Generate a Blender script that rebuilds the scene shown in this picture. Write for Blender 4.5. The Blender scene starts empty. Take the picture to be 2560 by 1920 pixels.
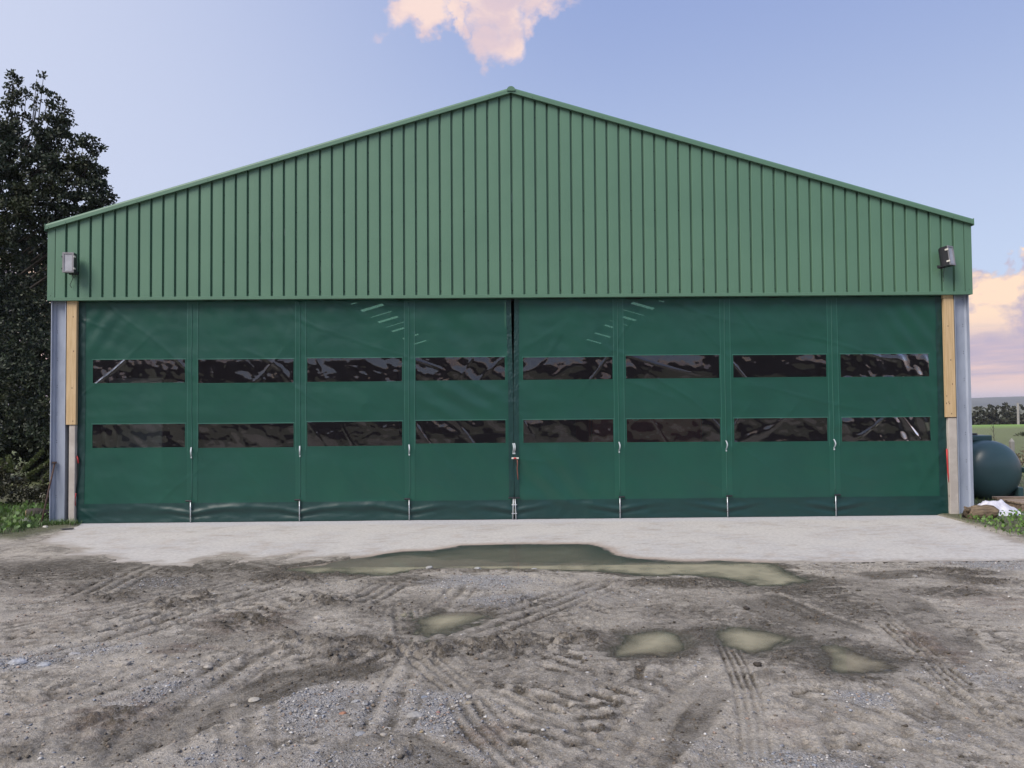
import bpy, math, random
import numpy as np
from mathutils import Matrix, Vector
random.seed(7); rng = np.random.default_rng(11)
S = bpy.context.scene
C = S.collection
R = math.radians
# ------------------------------------------------------------------ camera, sky, sun, exposure
FPX = 1922.0                      # focal length in pixels of the 2560 px wide photograph
CAM = np.array([-0.1453, -12.4206, 1.8301])
yaw, pit, rol = R(0.5656), R(1.6906), R(-0.4695)
Fw = np.array([math.sin(yaw)*math.cos(pit), math.cos(yaw)*math.cos(pit), math.sin(pit)])
Rt = np.cross(Fw, [0, 0, 1]); Rt /= np.linalg.norm(Rt); Up = np.cross(Rt, Fw)
Rt, Up = math.cos(rol)*Rt+math.sin(rol)*Up, -math.sin(rol)*Rt+math.cos(rol)*Up
cd = bpy.data.cameras.new('camera'); cam = bpy.data.objects.new('camera', cd); C.objects.link(cam)
cd.sensor_width = 36; cd.lens = FPX/2560*36; cd.clip_start = 0.05; cd.clip_end = 9000
cam.matrix_world = Matrix([[Rt[i], Up[i], -Fw[i], CAM[i]] for i in range(3)]+[[0, 0, 0, 1]])
S.camera = cam
def ray(px, py):
    d = Fw*FPX+Rt*(px-1280)-Up*(py-960)
    return d/np.linalg.norm(d)
def on_wall(px, py, y):           # point of the vertical plane y = const
    d = ray(px, py); t = (y-CAM[1])/d[1]; p = CAM+d*t; return float(p[0]), float(p[2])
GA, GB = -0.072, -0.02            # mean ground plane in front of the slab: z = GA + GB*y
def on_ground(px, py, a=GA, b=GB):
    d = ray(px, py); t = (a+b*CAM[1]-CAM[2])/(d[2]-b*d[1]); p = CAM+d*t; return float(p[0]), float(p[1])

S.view_settings.view_transform = 'Standard'; S.view_settings.look = 'None'
S.view_settings.gamma = 1; S.view_settings.use_curve_mapping = False
S.view_settings.exposure = 0.0
SUN_AZ, SUN_EL = R(-136), R(46)    # behind the camera, to the left; azimuth from +Y towards +X
W = bpy.data.worlds.new('World'); S.world = W; W.use_nodes = True
nt = W.node_tree; nt.nodes.clear()
def NN(tree, typ, **kw):
    n = tree.nodes.new(typ)
    for k, v in kw.items(): setattr(n, k, v)
    return n
def put(tree, sock, v):
    if isinstance(v, bpy.types.NodeSocket): tree.links.new(v, sock)
    else: sock.default_value = v
def mth(tree, op, *a, clamp=False):
    n = NN(tree, 'ShaderNodeMath', operation=op, use_clamp=clamp)
    for i, v in enumerate(a): put(tree, n.inputs[i], v)
    return n.outputs[0]
def vmul(tree, v, s, off=None):
    n = NN(tree, 'ShaderNodeVectorMath', operation='MULTIPLY_ADD')
    put(tree, n.inputs[0], v); n.inputs[1].default_value = s; n.inputs[2].default_value = off or (0, 0, 0)
    return n.outputs[0]
def noise(tree, vec, scale=1.0, detail=4.0, rough=0.5, dist=0.0):
    n = NN(tree, 'ShaderNodeTexNoise'); put(tree, n.inputs['Vector'], vec)
    n.inputs['Scale'].default_value = scale; n.inputs['Detail'].default_value = detail
    n.inputs['Roughness'].default_value = rough; n.inputs['Distortion'].default_value = dist
    return n.outputs[0]
def sstep(tree, v, a, b):
    n = NN(tree, 'ShaderNodeMapRange', interpolation_type='SMOOTHSTEP'); put(tree, n.inputs[0], v)
    n.inputs[1].default_value = a; n.inputs[2].default_value = b
    return n.outputs[0]
def cmix(tree, f, a, b, mode='MIX'):
    n = NN(tree, 'ShaderNodeMix', data_type='RGBA', blend_type=mode)
    put(tree, n.inputs[0], f)
    for i, v in ((6, a), (7, b)):
        put(tree, n.inputs[i], v if isinstance(v, bpy.types.NodeSocket) else (*v[:3], 1))
    return n.outputs[2]
tc = NN(nt, 'ShaderNodeTexCoord').outputs['Generated']
sp = NN(nt, 'ShaderNodeSeparateXYZ'); nt.links.new(tc, sp.inputs[0]); dx, dy, dz = sp.outputs
sky = NN(nt, 'ShaderNodeTexSky', sky_type='NISHITA', sun_disc=False, sun_elevation=SUN_EL, sun_rotation=SUN_AZ % (2*math.pi))
sky.altitude = 50; sky.air_density = 1.0; sky.dust_density = 1.2; sky.ozone_density = 2.2
SK = 10.0                         # cloud colours are given as seen and divided by the background strength
skyc = cmix(nt, 1.0, sky.outputs[0], (1.0, 0.98, 1.02), 'MULTIPLY')
skyc = cmix(nt, 0.55, skyc, (5.2, 6.2, 8.8))
lav = cmix(nt, sstep(nt, dz, 0.04, 0.56), (6.5, 7.6, 9.6), (2.75, 3.7, 7.0))
lav = cmix(nt, sstep(nt, dx, 0.15, -0.65), lav, (7.1, 7.6, 9.4))
skyc = cmix(nt, 0.78, skyc, lav)
# cumulus bank round the horizon, lit from the sun's side
so = (math.sin(SUN_AZ)*0.020, math.cos(SUN_AZ)*0.020, 0.010)   # towards the glow behind the photographer
wn = NN(nt, 'ShaderNodeTexNoise'); put(nt, wn.inputs['Vector'], tc); wn.inputs['Scale'].default_value = 11; wn.inputs['Detail'].default_value = 7; wn.inputs['Roughness'].default_value = .6
ws = NN(nt, 'ShaderNodeVectorMath', operation='MULTIPLY_ADD'); nt.links.new(wn.outputs['Color'], ws.inputs[0]); ws.inputs[1].default_value = (.20, .20, .20); ws.inputs[2].default_value = (-.10, -.10, -.10)
wv = NN(nt, 'ShaderNodeVectorMath', operation='ADD'); nt.links.new(ws.outputs[0], wv.inputs[0]); nt.links.new(tc, wv.inputs[1]); WARP = wv.outputs[0]
def cum(off):
    v = vmul(nt, tc, (1, 1, 1.4), (off[0], off[1], off[2]*1.4)); return noise(nt, v, 25.0, 7.0, 0.52, 0.3)
d0, d1 = cum((0, 0, 0)), cum(so)
low = noise(nt, vmul(nt, tc, (1, 1, 0.2)), 2.3, 2.0)
top = mth(nt, 'MULTIPLY_ADD', low, 0.16, 0.085)
dens = mth(nt, 'ADD', mth(nt, 'SUBTRACT', d0, 0.5), mth(nt, 'MULTIPLY', mth(nt, 'SUBTRACT', top, dz), 6.0))
cmask = sstep(nt, dens, 0.0, 0.10)
lit = mth(nt, 'MULTIPLY_ADD', mth(nt, 'SUBTRACT', d0, d1), 4.8, 0.36, clamp=True)
ccol = cmix(nt, lit, (5.6, 4.85, 6.0), (10.6, 8.0, 6.1))
band = noise(nt, vmul(nt, tc, (1.6, 1.6, 17.0)), 2.6, 5.0, 0.55, 0.4)
bcol = cmix(nt, sstep(nt, band, 0.40, 0.62), (5.5, 4.7, 5.9), (9.2, 6.6, 6.0))
ccol = cmix(nt, sstep(nt, dz, 0.105, 0.055), ccol, bcol)
ccol = cmix(nt, sstep(nt, dz, 0.03, 0.0), ccol, (8.4, 6.8, 7.2))
skyc = cmix(nt, cmask, skyc, ccol)
# one torn pink cloud high over the ridge
def blob(px, py, rx, ry):
    d = ray(px, py); n = NN(nt, 'ShaderNodeVectorMath', operation='SUBTRACT')
    put(nt, n.inputs[0], WARP); n.inputs[1].default_value = d
    q = NN(nt, 'ShaderNodeSeparateXYZ'); nt.links.new(vmul(nt, n.outputs[0], (FPX/rx, FPX/rx, FPX/ry)), q.inputs[0])
    r2 = mth(nt, 'ADD', mth(nt, 'MULTIPLY', q.outputs[0], q.outputs[0]), mth(nt, 'MULTIPLY', q.outputs[2], q.outputs[2]))
    r2 = mth(nt, 'ADD', r2, mth(nt, 'MULTIPLY', mth(nt, 'LESS_THAN', dy, 0.0), 9.0))
    return mth(nt, 'SUBTRACT', 1.0, r2, clamp=True)
bl = None
for b in ((1215, -40, 150, 95), (1040, 50, 82, 52), (1225, 62, 68, 82), (1340, 15, 105, 58), (1130, 40, 55, 42)):
    k = blob(*b); bl = k if bl is None else mth(nt, 'MAXIMUM', bl, k)
tn = noise(nt, vmul(nt, tc, (1, 1, 1.2)), 11.0, 8.0, 0.60, 0.35)
tden = mth(nt, 'ADD', mth(nt, 'MULTIPLY', bl, 1.05), mth(nt, 'MULTIPLY', mth(nt, 'SUBTRACT', tn, 0.5), 1.3))
tcol = cmix(nt, sstep(nt, tden, 0.45, 1.05), (6.6, 6.1, 7.8), (9.8, 7.6, 6.9))
tcol = cmix(nt, sstep(nt, tn, 0.62, 0.40), tcol, (7.6, 6.0, 6.5))
skyc = cmix(nt, mth(nt, 'MULTIPLY', mth(nt, 'MULTIPLY', sstep(nt, tden, 0.02, 0.98), sstep(nt, bl, 0.0, 0.25)), 0.97), skyc, tcol)
bg = NN(nt, 'ShaderNodeBackground'); nt.links.new(skyc, bg.inputs[0]); bg.inputs[1].default_value = 0.1
wo = NN(nt, 'ShaderNodeOutputWorld'); nt.links.new(bg.outputs[0], wo.inputs[0])
sl = bpy.data.lights.new('sun', 'SUN'); sun = bpy.data.objects.new('sun', sl); C.objects.link(sun)
sl.energy = 3.75; sl.angle = R(34); sl.color = (1.0, 0.915, 0.82)
LEL = SUN_EL
sd_ = Vector((math.sin(SUN_AZ)*math.cos(LEL), math.cos(SUN_AZ)*math.cos(LEL), math.sin(LEL)))
sun.rotation_euler = sd_.to_track_quat('Z', 'Y').to_euler(); sun.location = (-20, -40, 30)

# ------------------------------------------------------------------ materials
def mat(name, col, rough=0.6, col2=None, scale=6.0, bump=0.0, bscale=40.0, metallic=0.0, spec=0.5, stretch=(1, 1, 1), contrast=(0.35, 0.65), bdist=0.01, attr=None):
    m = bpy.data.materials.new(name); m.use_nodes = True; t = m.node_tree
    b = t.nodes['Principled BSDF']; co = NN(t, 'ShaderNodeTexCoord').outputs['Object']
    v = vmul(t, co, stretch)
    c2 = col2 or tuple(min(1, c*0.8) for c in col)
    f = sstep(t, noise(t, v, scale, 6.0, 0.6), *contrast)
    c = cmix(t, f, c2, col)
    if attr:
        a = NN(t, 'ShaderNodeAttribute', attribute_name=attr); c = cmix(t, 1.0, c, a.outputs['Color'], 'MULTIPLY')
    t.links.new(c, b.inputs['Base Color'])
    b.inputs['Roughness'].default_value = rough; b.inputs['Metallic'].default_value = metallic
    b.inputs['Specular IOR Level'].default_value = spec
    if bump:
        bn = NN(t, 'ShaderNodeBump'); bn.inputs['Strength'].default_value = bump; bn.inputs['Distance'].default_value = bdist
        t.links.new(noise(t, v, bscale, 4.0, 0.6), bn.inputs['Height']); t.links.new(bn.outputs[0], b.inputs['Normal'])
    return m
CLAD = mat('green_steel', (.106, .216, .142), .44, (.096, .200, .132), 0.9, .04, 3.0, bdist=.02)
CLAD2 = mat('green_flashing', (.100, .205, .134), .46, (.092, .19, .126), 1.5)
CLADD = mat('inside_gloom', (.012, .013, .014), .8)  # near-black: the gloom indoors is put into wall and roof colour
GALV = mat('galvanised_steel', (.42, .465, .55), .48, (.32, .36, .44), 5.0, .03, 60, .35, contrast=(.3, .7), stretch=(1, 1, .35))
WOOD = mat('pale_timber', (.60, .44, .25), .65, (.50, .35, .18), 7.0, .15, 30, stretch=(6, 6, .35))
CONC = mat('concrete_jamb', (.50, .46, .415), .85, (.40, .36, .32), 3.5, .25, 45)
HOLE = mat('black_hole', (.01, .01, .012), .8)
RUBB = mat('black_plastic', (.018, .018, .022), .45)
ZINC = mat('bright_zinc', (.62, .66, .68), .3, metallic=.5)
WEBB = mat('pale_webbing', (.46, .52, .54), .6)
REDS = mat('red_webbing', (.50, .045, .045), .55)
BRNS = mat('brown_webbing', (.20, .07, .05), .7)
WHITEL = mat('white_label', (.7, .68, .62), .5)
RUST = mat('rusty_iron', (.10, .055, .04), .8, (.05, .03, .025), 20, .3, 60)
TANK = mat('dark_teal_plastic', (.047, .098, .108), .32, (.042, .088, .096), 2.5, .05, 6)
BARK = mat('tree_bark', (.055, .046, .038), .9, (.04, .034, .03), 9, .5, 20, stretch=(1, 1, .3))
LAMPG = mat('lamp_glass', (.46, .47, .50), .18)
LAMPF = mat('lamp_rim', (.30, .29, .30), .4, metallic=.3)
STONE = mat('pale_stone', (1, 1, 1), .85, (.75, .74, .72), 18, .5, 50, attr='tint')
POSTM = mat('concrete_post_mat', (.36, .35, .32), .9)
BAGM = mat('white_sheet', (.66, .66, .72), .45, (.5, .5, .58), 8)
LOGM = mat('weathered_log', (.22, .165, .105), .9, (.09, .065, .042), 10, .8, 24, stretch=(.5, 3, 3), bdist=.02)
PLANK = mat('dirty_plank', (.36, .28, .20), .8, (.16, .11, .08), 6, .3, 30, stretch=(.4, 4, 4))
TRLR = mat('red_paint', (.22, .012, .014), .45)
GREYP = mat('grey_sheet', (.30, .29, .31), .6)
def leafmat(name, col, rough=.42, trans=.25):
    m = bpy.data.materials.new(name); m.use_nodes = True; t = m.node_tree; b = t.nodes['Principled BSDF']
    a = NN(t, 'ShaderNodeAttribute', attribute_name='tint')
    c = cmix(t, 1.0, a.outputs['Color'], col, 'MULTIPLY'); t.links.new(c, b.inputs['Base Color']); b.inputs['Roughness'].default_value = rough
    tr = NN(t, 'ShaderNodeBsdfTranslucent'); t.links.new(c, tr.inputs[0])
    mx = NN(t, 'ShaderNodeMixShader'); mx.inputs[0].default_value = trans
    t.links.new(b.outputs[0], mx.inputs[1]); t.links.new(tr.outputs[0], mx.inputs[2])
    t.links.new(mx.outputs[0], t.nodes['Material Output'].inputs[0])
    return m
LEAF = leafmat('evergreen_leaf', (.028, .040, .019), .6, .12); BRAM = leafmat('bramble_leaf', (.065, .070, .036))
GRASS = leafmat('grass_blade', (.13, .21, .06), .5); WOODL = leafmat('far_leaf', (.046, .050, .030), .7); DRYG = leafmat('dry_herb', (.16, .13, .085))
def curtain_mat(name, col, tr, rough=.36):
    m = bpy.data.materials.new(name); m.use_nodes = True; t = m.node_tree; b = t.nodes['Principled BSDF']
    co = NN(t, 'ShaderNodeTexCoord').outputs['Object']
    f = sstep(t, noise(t, co, 1.3, 5.0, .6), .3, .7)
    c = cmix(t, f, tuple(x*k_ for x, k_ in zip(col, (1.05, .90, .98))), col); t.links.new(c, b.inputs['Base Color']); b.inputs['Roughness'].default_value = rough
    bn = NN(t, 'ShaderNodeBump'); bn.inputs['Strength'].default_value = .45; bn.inputs['Distance'].default_value = .024
    t.links.new(noise(t, vmul(t, co, (1, 1, .8)), 3.0, 7.0, .6, .4), bn.inputs['Height']); t.links.new(bn.outputs[0], b.inputs['Normal'])
    tb = NN(t, 'ShaderNodeBsdfTransparent'); tb.inputs[0].default_value = (.42, .86, .60, 1)
    mx = NN(t, 'ShaderNodeMixShader'); mx.inputs[0].default_value = tr
    t.links.new(b.outputs[0], mx.inputs[1]); t.links.new(tb.outputs[0], mx.inputs[2]); t.links.new(mx.outputs[0], t.nodes['Material Output'].inputs[0])
    return m
CURT = curtain_mat('green_mesh_sheet', (.018, .106, .074), .28)
CURTS = curtain_mat('green_seam_sheet', (.013, .088, .060), .06)
CURTD = curtain_mat('dark_green_hem', (.005, .040, .035), .0, .45)
CURTW = curtain_mat('weld_line', (.033, .135, .10), .0, .5)
def clear_mat():
    m = bpy.data.materials.new('clear_sheet'); m.use_nodes = True; t = m.node_tree; t.nodes.remove(t.nodes['Principled BSDF'])
    tb = NN(t, 'ShaderNodeBsdfTransparent'); tb.inputs[0].default_value = (.80, .78, .80, 1)
    g = NN(t, 'ShaderNodeBsdfGlossy'); g.inputs['Roughness'].default_value = .012; g.inputs[0].default_value = (1, 1, 1, 1)
    df = NN(t, 'ShaderNodeBsdfDiffuse'); df.inputs[0].default_value = (.12, .105, .125, 1)
    m0 = NN(t, 'ShaderNodeMixShader'); m0.inputs[0].default_value = .07
    t.links.new(tb.outputs[0], m0.inputs[1]); t.links.new(df.outputs[0], m0.inputs[2])
    fr = NN(t, 'ShaderNodeFresnel'); fr.inputs[0].default_value = 1.55
    mx = NN(t, 'ShaderNodeMixShader'); t.links.new(mth(t, 'MULTIPLY', fr.outputs[0], 1.7, clamp=True), mx.inputs[0])
    t.links.new(m0.outputs[0], mx.inputs[1]); t.links.new(g.outputs[0], mx.inputs[2])
    t.links.new(mx.outputs[0], t.nodes['Material Output'].inputs[0]); return m
CLEAR = clear_mat()
def skylight_mat():
    m = bpy.data.materials.new('skylight_sheet'); m.use_nodes = True; t = m.node_tree; t.nodes.remove(t.nodes['Principled BSDF'])
    tb = NN(t, 'ShaderNodeBsdfTransparent'); tb.inputs[0].default_value = (.48, .48, .48, 1)
    tl = NN(t, 'ShaderNodeBsdfTranslucent'); tl.inputs[0].default_value = (.8, .8, .8, 1)
    mx = NN(t, 'ShaderNodeMixShader'); mx.inputs[0].default_value = .5
    t.links.new(tb.outputs[0], mx.inputs[1]); t.links.new(tl.outputs[0], mx.inputs[2]); t.links.new(mx.outputs[0], t.nodes['Material Output'].inputs[0]); return m
SKYL = skylight_mat()

# ------------------------------------------------------------------ mesh helpers
def link(name, me, m=None, parent=None, smooth=False):
    o = bpy.data.objects.new(name, me); C.objects.link(o)
    if m: me.materials.append(m)
    if parent: o.parent = parent
    if smooth: me.polygons.foreach_set('use_smooth', [True]*len(me.polygons))
    return o
def np_mesh(name, V, F, m=None, parent=None, smooth=False, cols=None, attrs=None):
    V = np.asarray(V, np.float32); F = np.asarray(F, np.int32); k = F.shape[1]
    me = bpy.data.meshes.new(name)
    me.vertices.add(len(V)); me.vertices.foreach_set('co', V.ravel())
    me.loops.add(F.size); me.loops.foreach_set('vertex_index', F.ravel())
    me.polygons.add(len(F)); me.polygons.foreach_set('loop_start', np.arange(0, F.size, k, dtype=np.int32))
    if smooth: me.polygons.foreach_set('use_smooth', np.ones(len(F), bool))
    me.update(calc_edges=True)
    if cols is not None:
        a = me.color_attributes.new('tint', 'FLOAT_COLOR', 'POINT')
        a.data.foreach_set('color', np.hstack([cols, np.ones((len(cols), 1))]).astype(np.float32).ravel())
    for n, d in (attrs or {}).items():
        a = me.attributes.new(n, 'FLOAT', 'POINT'); a.data.foreach_set('value', np.asarray(d, np.float32).ravel())
    return link(name, me, m, parent)
class MB:
    def __init__(s): s.v = []; s.f = []
    def add(s, v, f):
        n = len(s.v); s.v += [tuple(map(float, q)) for q in v]; s.f += [tuple(i+n for i in q) for q in f]; return s
    def box(s, c, d, rot=None, bev=0.0):
        x, y, z = d[0]/2, d[1]/2, d[2]/2
        if bev <= 0:
            v = [(a*x, b*y, e*z) for a in (-1, 1) for b in (-1, 1) for e in (-1, 1)]
            f = [(0, 1, 3, 2), (4, 6, 7, 5), (0, 4, 5, 1), (2, 3, 7, 6), (0, 2, 6, 4), (1, 5, 7, 3)]
        else:
            b = min(bev, x*.9, y*.9, z*.9); v = []; f = []
            pr = [(-x+b, -y), (x-b, -y), (x, -y+b), (x, y-b), (x-b, y), (-x+b, y), (-x, y-b), (-x, -y+b)]
            pi = [(max(-x+b, min(x-b, p)), max(-y+b, min(y-b, q))) for p, q in pr]
            for (pp, zz) in ((pi, -z), (pr, -z+b), (pr, z-b), (pi, z)): v += [(p, q, zz) for p, q in pp]
            for r in range(3):
                for i in range(8):
                    j = (i+1) % 8; f.append((r*8+i, r*8+j, r*8+8+j, r*8+8+i))
            f += [tuple(range(7, -1, -1)), tuple(range(24, 32))]
        M = Matrix.Translation(c) @ (rot.to_4x4() if rot else Matrix())
        return s.add([M @ Vector(q) for q in v], f)
    def tube(s, pts, r, n=8, cap=True):
        pts = [Vector(p) for p in pts]; rs = r if isinstance(r, (list, tuple)) else [r]*len(pts); v = []; f = []
        for i, p in enumerate(pts):
            t = (pts[min(i+1, len(pts)-1)]-pts[max(i-1, 0)]).normalized()
            a = t.orthogonal().normalized() if i == 0 else (a-t*a.dot(t)).normalized(); b = t.cross(a)
            v += [p+(a*math.cos(2*math.pi*k/n)+b*math.sin(2*math.pi*k/n))*rs[i] for k in range(n)]
        for i in range(len(pts)-1):
            for k in range(n): j = (k+1) % n; f.append((i*n+k, i*n+j, i*n+n+j, i*n+n+k))
        if cap: f += [tuple(range(n-1, -1, -1)), tuple(range(len(v)-n, len(v)))]
        return s.add(v, f)
    def ext(s, prof, a, b):           # profile of 3D points swept from offset a to offset b
        n = len(prof); v = [Vector(p)+Vector(a) for p in prof]+[Vector(p)+Vector(b) for p in prof]
        return s.add(v, [(i, (i+1) % n, n+(i+1) % n, n+i) for i in range(n)]+[tuple(range(n-1, -1, -1)), tuple(range(n, 2*n))])
    def build(s, name, m, parent=None, smooth=False):
        me = bpy.data.meshes.new(name); me.from_pydata(s.v, [], s.f); me.update()
        return link(name, me, m, parent, smooth)
def tag(o, label=None, cat=None, group=None, kind=None):
    for k, v in (('label', label), ('category', cat), ('group', group), ('kind', kind)):
        if v: o[k] = v
    return o
def thing(name, loc, label, cat, group=None):
    o = bpy.data.objects.new(name, None); C.objects.link(o); o.location = loc; o.empty_display_size = .2
    return tag(o, label, cat, group)
def under(o, root):                   # parent a part built in world coordinates to its thing
    o.parent = root; o.matrix_parent_inverse = Matrix.Translation(root.location).inverted(); return o
# numpy noise
_perm = {}
def perlin(x, y, seed=0):
    if seed not in _perm:
        r = np.random.default_rng(seed+100); p = r.permutation(512).astype(np.int64); a = r.random(512)*2*np.pi
        _perm[seed] = (np.concatenate([p, p]), np.cos(a), np.sin(a))
    p, gx, gy = _perm[seed]
    xi = np.floor(x).astype(np.int64); yi = np.floor(y).astype(np.int64); xf = x-xi; yf = y-yi; xi &= 511; yi &= 511
    u = xf*xf*xf*(xf*(xf*6-15)+10); v = yf*yf*yf*(yf*(yf*6-15)+10)
    def g(i, j, fx, fy):
        h = p[p[(xi+i) & 511]+((yi+j) & 511)]; return gx[h]*fx+gy[h]*fy
    a = g(0, 0, xf, yf); b = g(1, 0, xf-1, yf); c = g(0, 1, xf, yf-1); d = g(1, 1, xf-1, yf-1)
    return 1.5*((a+(b-a)*u)+((c+(d-c)*u)-(a+(b-a)*u))*v)
def fbm(x, y, o=4, seed=0, gain=.5):
    s = 0; a = 1; n = 0
    for k in range(o): s = s+a*perlin(x, y, seed+k); n += a; a *= gain; x = x*2.03+7.1; y = y*2.03+3.7
    return s/n
def sm(x, a, b):
    t = np.clip((x-a)/(b-a), 0, 1); return t*t*(3-2*t)
def poly_sd(x, y, P):                 # signed distance to polygon, positive inside
    P = np.array(P); d = np.full(x.shape, 1e9); ins = np.zeros(x.shape, bool)
    for i in range(len(P)):
        ax, ay = P[i]; bx, by = P[(i+1) % len(P)]; ex, ey = bx-ax, by-ay
        t = np.clip(((x-ax)*ex+(y-ay)*ey)/(ex*ex+ey*ey+1e-12), 0, 1)
        d = np.minimum(d, np.hypot(x-ax-t*ex, y-ay-t*ey))
        ins ^= ((ay > y) != (by > y)) & (x < (bx-ax)*(y-ay)/(by-ay+1e-12)+ax)
    return np.where(ins, d, -d)
def line_dist(x, y, P):               # lateral distance (signed) and arclength along a polyline
    P = np.array(P); D = np.full(x.shape, 1e9); U = np.zeros(x.shape); A = np.zeros(x.shape); L = 0
    for i in range(len(P)-1):
        e = P[i+1]-P[i]; l = np.hypot(*e); e = e/l
        s = (x-P[i, 0])*e[0]+(y-P[i, 1])*e[1]; sc = np.clip(s, 0, l)
        d = np.hypot(x-P[i, 0]-sc*e[0], y-P[i, 1]-sc*e[1]); k = d < D
        D[k] = d[k]; U[k] = (-(x-P[i, 0])*e[1]+(y-P[i, 1])*e[0])[k]; A[k] = (L+sc)[k]; L += l
    return D, U, A, L
# ------------------------------------------------------------------ ground
def gp(pts): return [on_ground(*p) for p in pts]
WL = -0.012                           # level of the long puddle on the slab's edge
PUD = [  # outline in the photograph, level offset, murk
 [(719,1421),(790,1413),(850,1402),(912,1394),(1005,1379),(1083,1377),(1161,1364),(1297,1361),(1472,1361),(1511,1371),(1530,1387),(1589,1397),(1710,1404),(1824,1403),(1918,1408),(1949,1416),(1995,1441),(2030,1452),(1968,1461),(1894,1464),(1855,1456),(1774,1442),(1723,1436),(1628,1440),(1569,1436),(1472,1427),(1375,1425),(1297,1424),(1200,1424),(1122,1421),(1044,1425),(1005,1433),(947,1438),(889,1436),(850,1431),(778,1433),(723,1429)],
 [(1068,1537),(1114,1530),(1188,1528),(1212,1537),(1192,1549),(1153,1561),(1114,1575),(1083,1580),(1056,1575),(1044,1552)],
 [(1573,1587),(1608,1578),(1666,1576),(1704,1585),(1718,1607),(1708,1622),(1666,1633),(1589,1635),(1542,1633),(1534,1626),(1550,1607)],
 [(1782,1575),(1828,1567),(1875,1569),(1918,1578),(1972,1590),(2000,1603),(1949,1611),(1918,1619),(1887,1627),(1855,1623),(1813,1611),(1793,1599)],
 [(2042,1616),(2089,1611),(2128,1629),(2186,1641),(2244,1649),(2221,1666),(2167,1676),(2108,1676),(2069,1662),(2073,1643)]]
PW = [gp(p) if i else [on_ground(*q, WL, 0) for q in p] for i, p in enumerate(PUD)]
PLV = [WL]+[GA+GB*np.mean([q[1] for q in P])-.012 for P in PW[1:]]
# concrete that stays free of mud
CPX = [(187,1309),(91,1356),(150,1364),(195,1375),(140,1388),(265,1386),(284,1400),(254,1405),(330,1404),(404,1412),(474,1414),(502,1396),(575,1382),(607,1393),(583,1408),(758,1378),(700,1400),(860,1387),(905,1398),(1005,1392),(1300,1410),(1600,1410),(1900,1405),(2100,1404),(2560,1401),(2900,1400),(2900,1380),(2560,1356),(2480,1326),(2425,1307),(2398,1297),(2377,1280),(187,1280)]
CP = [on_ground(*q, 0, 0) for q in CPX]
TR = [ # polyline px, half width m, kind, depth, dark
 ([(1806,1575),(1822,1620),(1855,1700),(1872,1735)], .080, 'rib', .016, .95),
 ([(1862,1700),(1880,1800),(1893,1925)], .085, 'rib', .010, .40),
 ([(2215,1550),(2300,1625),(2370,1690)], .10, 'rib', .018, .85),
 ([(2340,1660),(2460,1765),(2560,1850)], .10, 'rib', .010, .40),
 ([(1960,1720),(2110,1780),(2230,1825),(2345,1868)], .19, 'two', .022, .62),
 ([(1437,1727),(1510,1790),(1589,1844),(1778,1925)], .16, 'two', .014, .35),
 ([(1010,1520),(1037,1622),(1100,1680),(1185,1750)], .125, 'rib', .018, .70),
 ([(1157,1740),(1215,1824),(1335,1925)], .13, 'rib', .012, .50),
 ([(1016,1520),(1030,1570),(1050,1612)], .12, 'rib', .02, .55),
 ([(985,1640),(870,1668),(729,1696),(555,1766),(324,1847),(130,1925)], .21, 'smear', .02, .80),
 ([(205,1770),(190,1830),(165,1885)], .16, 'two', .012, .45),
 ([(628,1745),(624,1830),(618,1925)], .15, 'two', .010, .38),
 ([(1775,1700),(1722,1755),(1640,1840),(1545,1925)], .20, 'smear', .014, .62),
 ([(225,1490),(300,1447),(385,1410)], .26, 'rib', .02, .70),
 ([(880,1510),(990,1450)], .22, 'rib', .016, .6),
 ([(1120,1590),(1290,1535),(1420,1487),(1530,1447)], .26, 'rib', .018, .60),
 ([(1310,1595),(1420,1560),(1500,1500),(1600,1455)], .20, 'lug', .016, .45),
 ([(1480,1600),(1440,1680),(1420,1760),(1400,1925)], .32, 'lug', .013, .75),
 ([(1700,1690),(1560,1700),(1330,1720),(1180,1690)], .28, 'lug', .012, .75),
 ([(700,1490),(480,1540),(200,1560),(-50,1620)], .30, 'lug', .018, .50),
 ([(900,1600),(600,1640),(300,1700),(-50,1740)], .24, 'lug', .012, .40),
 ([(1850,1480),(2000,1540),(2150,1600)], .30, 'smear', .012, .6),
 ([(2130,1455),(2250,1500),(2330,1560),(2400,1640)], .22, 'smear', .012, .5),
 ([(2560,1600),(2400,1570),(2300,1520)], .24, 'lug', .012, .4),
 ([(2600,1720),(2300,1830),(1980,1900)], .26, 'lug', .016, .45),
 ([(60,1800),(250,1730),(480,1640),(700,1590)], .20, 'two', .014, .45),
 ([(900,1880),(980,1860),(1100,1925)], .2, 'smear', .012, .5),
 ([(2130,1440),(2300,1432),(2560,1462)], .20, 'smear', .014, .75),
 ([(860,1475),(760,1500),(620,1550)], .24, 'lug', .022, .75),
 ([(1100,1620),(1250,1615),(1450,1600),(1560,1590)], .28, 'lug', .022, .85),
 ([(700,1600),(850,1630),(1050,1625)], .28, 'lug', .022, .85),
 ([(900,1925),(975,1800),(1040,1650),(1110,1520),(1180,1440)], .15, 'two', .013, .50),
 ([(2590,1900),(2330,1760),(2150,1640)], .16, 'two', .014, .45),
 ([(-40,1660),(250,1600),(560,1500),(790,1440)], .22, 'two', .018, .60),
 ([(-40,1585),(300,1520),(620,1445)], .22, 'rib', .014, .50),
 ([(1230,1720),(1440,1830),(1640,1925)], .12, 'two', .013, .45),
 ([(1520,1925),(1640,1760),(1800,1640)], .16, 'two', .012, .4),
 ([(2300,1925),(2120,1800),(1930,1700)], .2, 'lug', .012, .5),
 ([(330,1925),(420,1780),(640,1640),(830,1560)], .2, 'two', .014, .5)]
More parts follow.
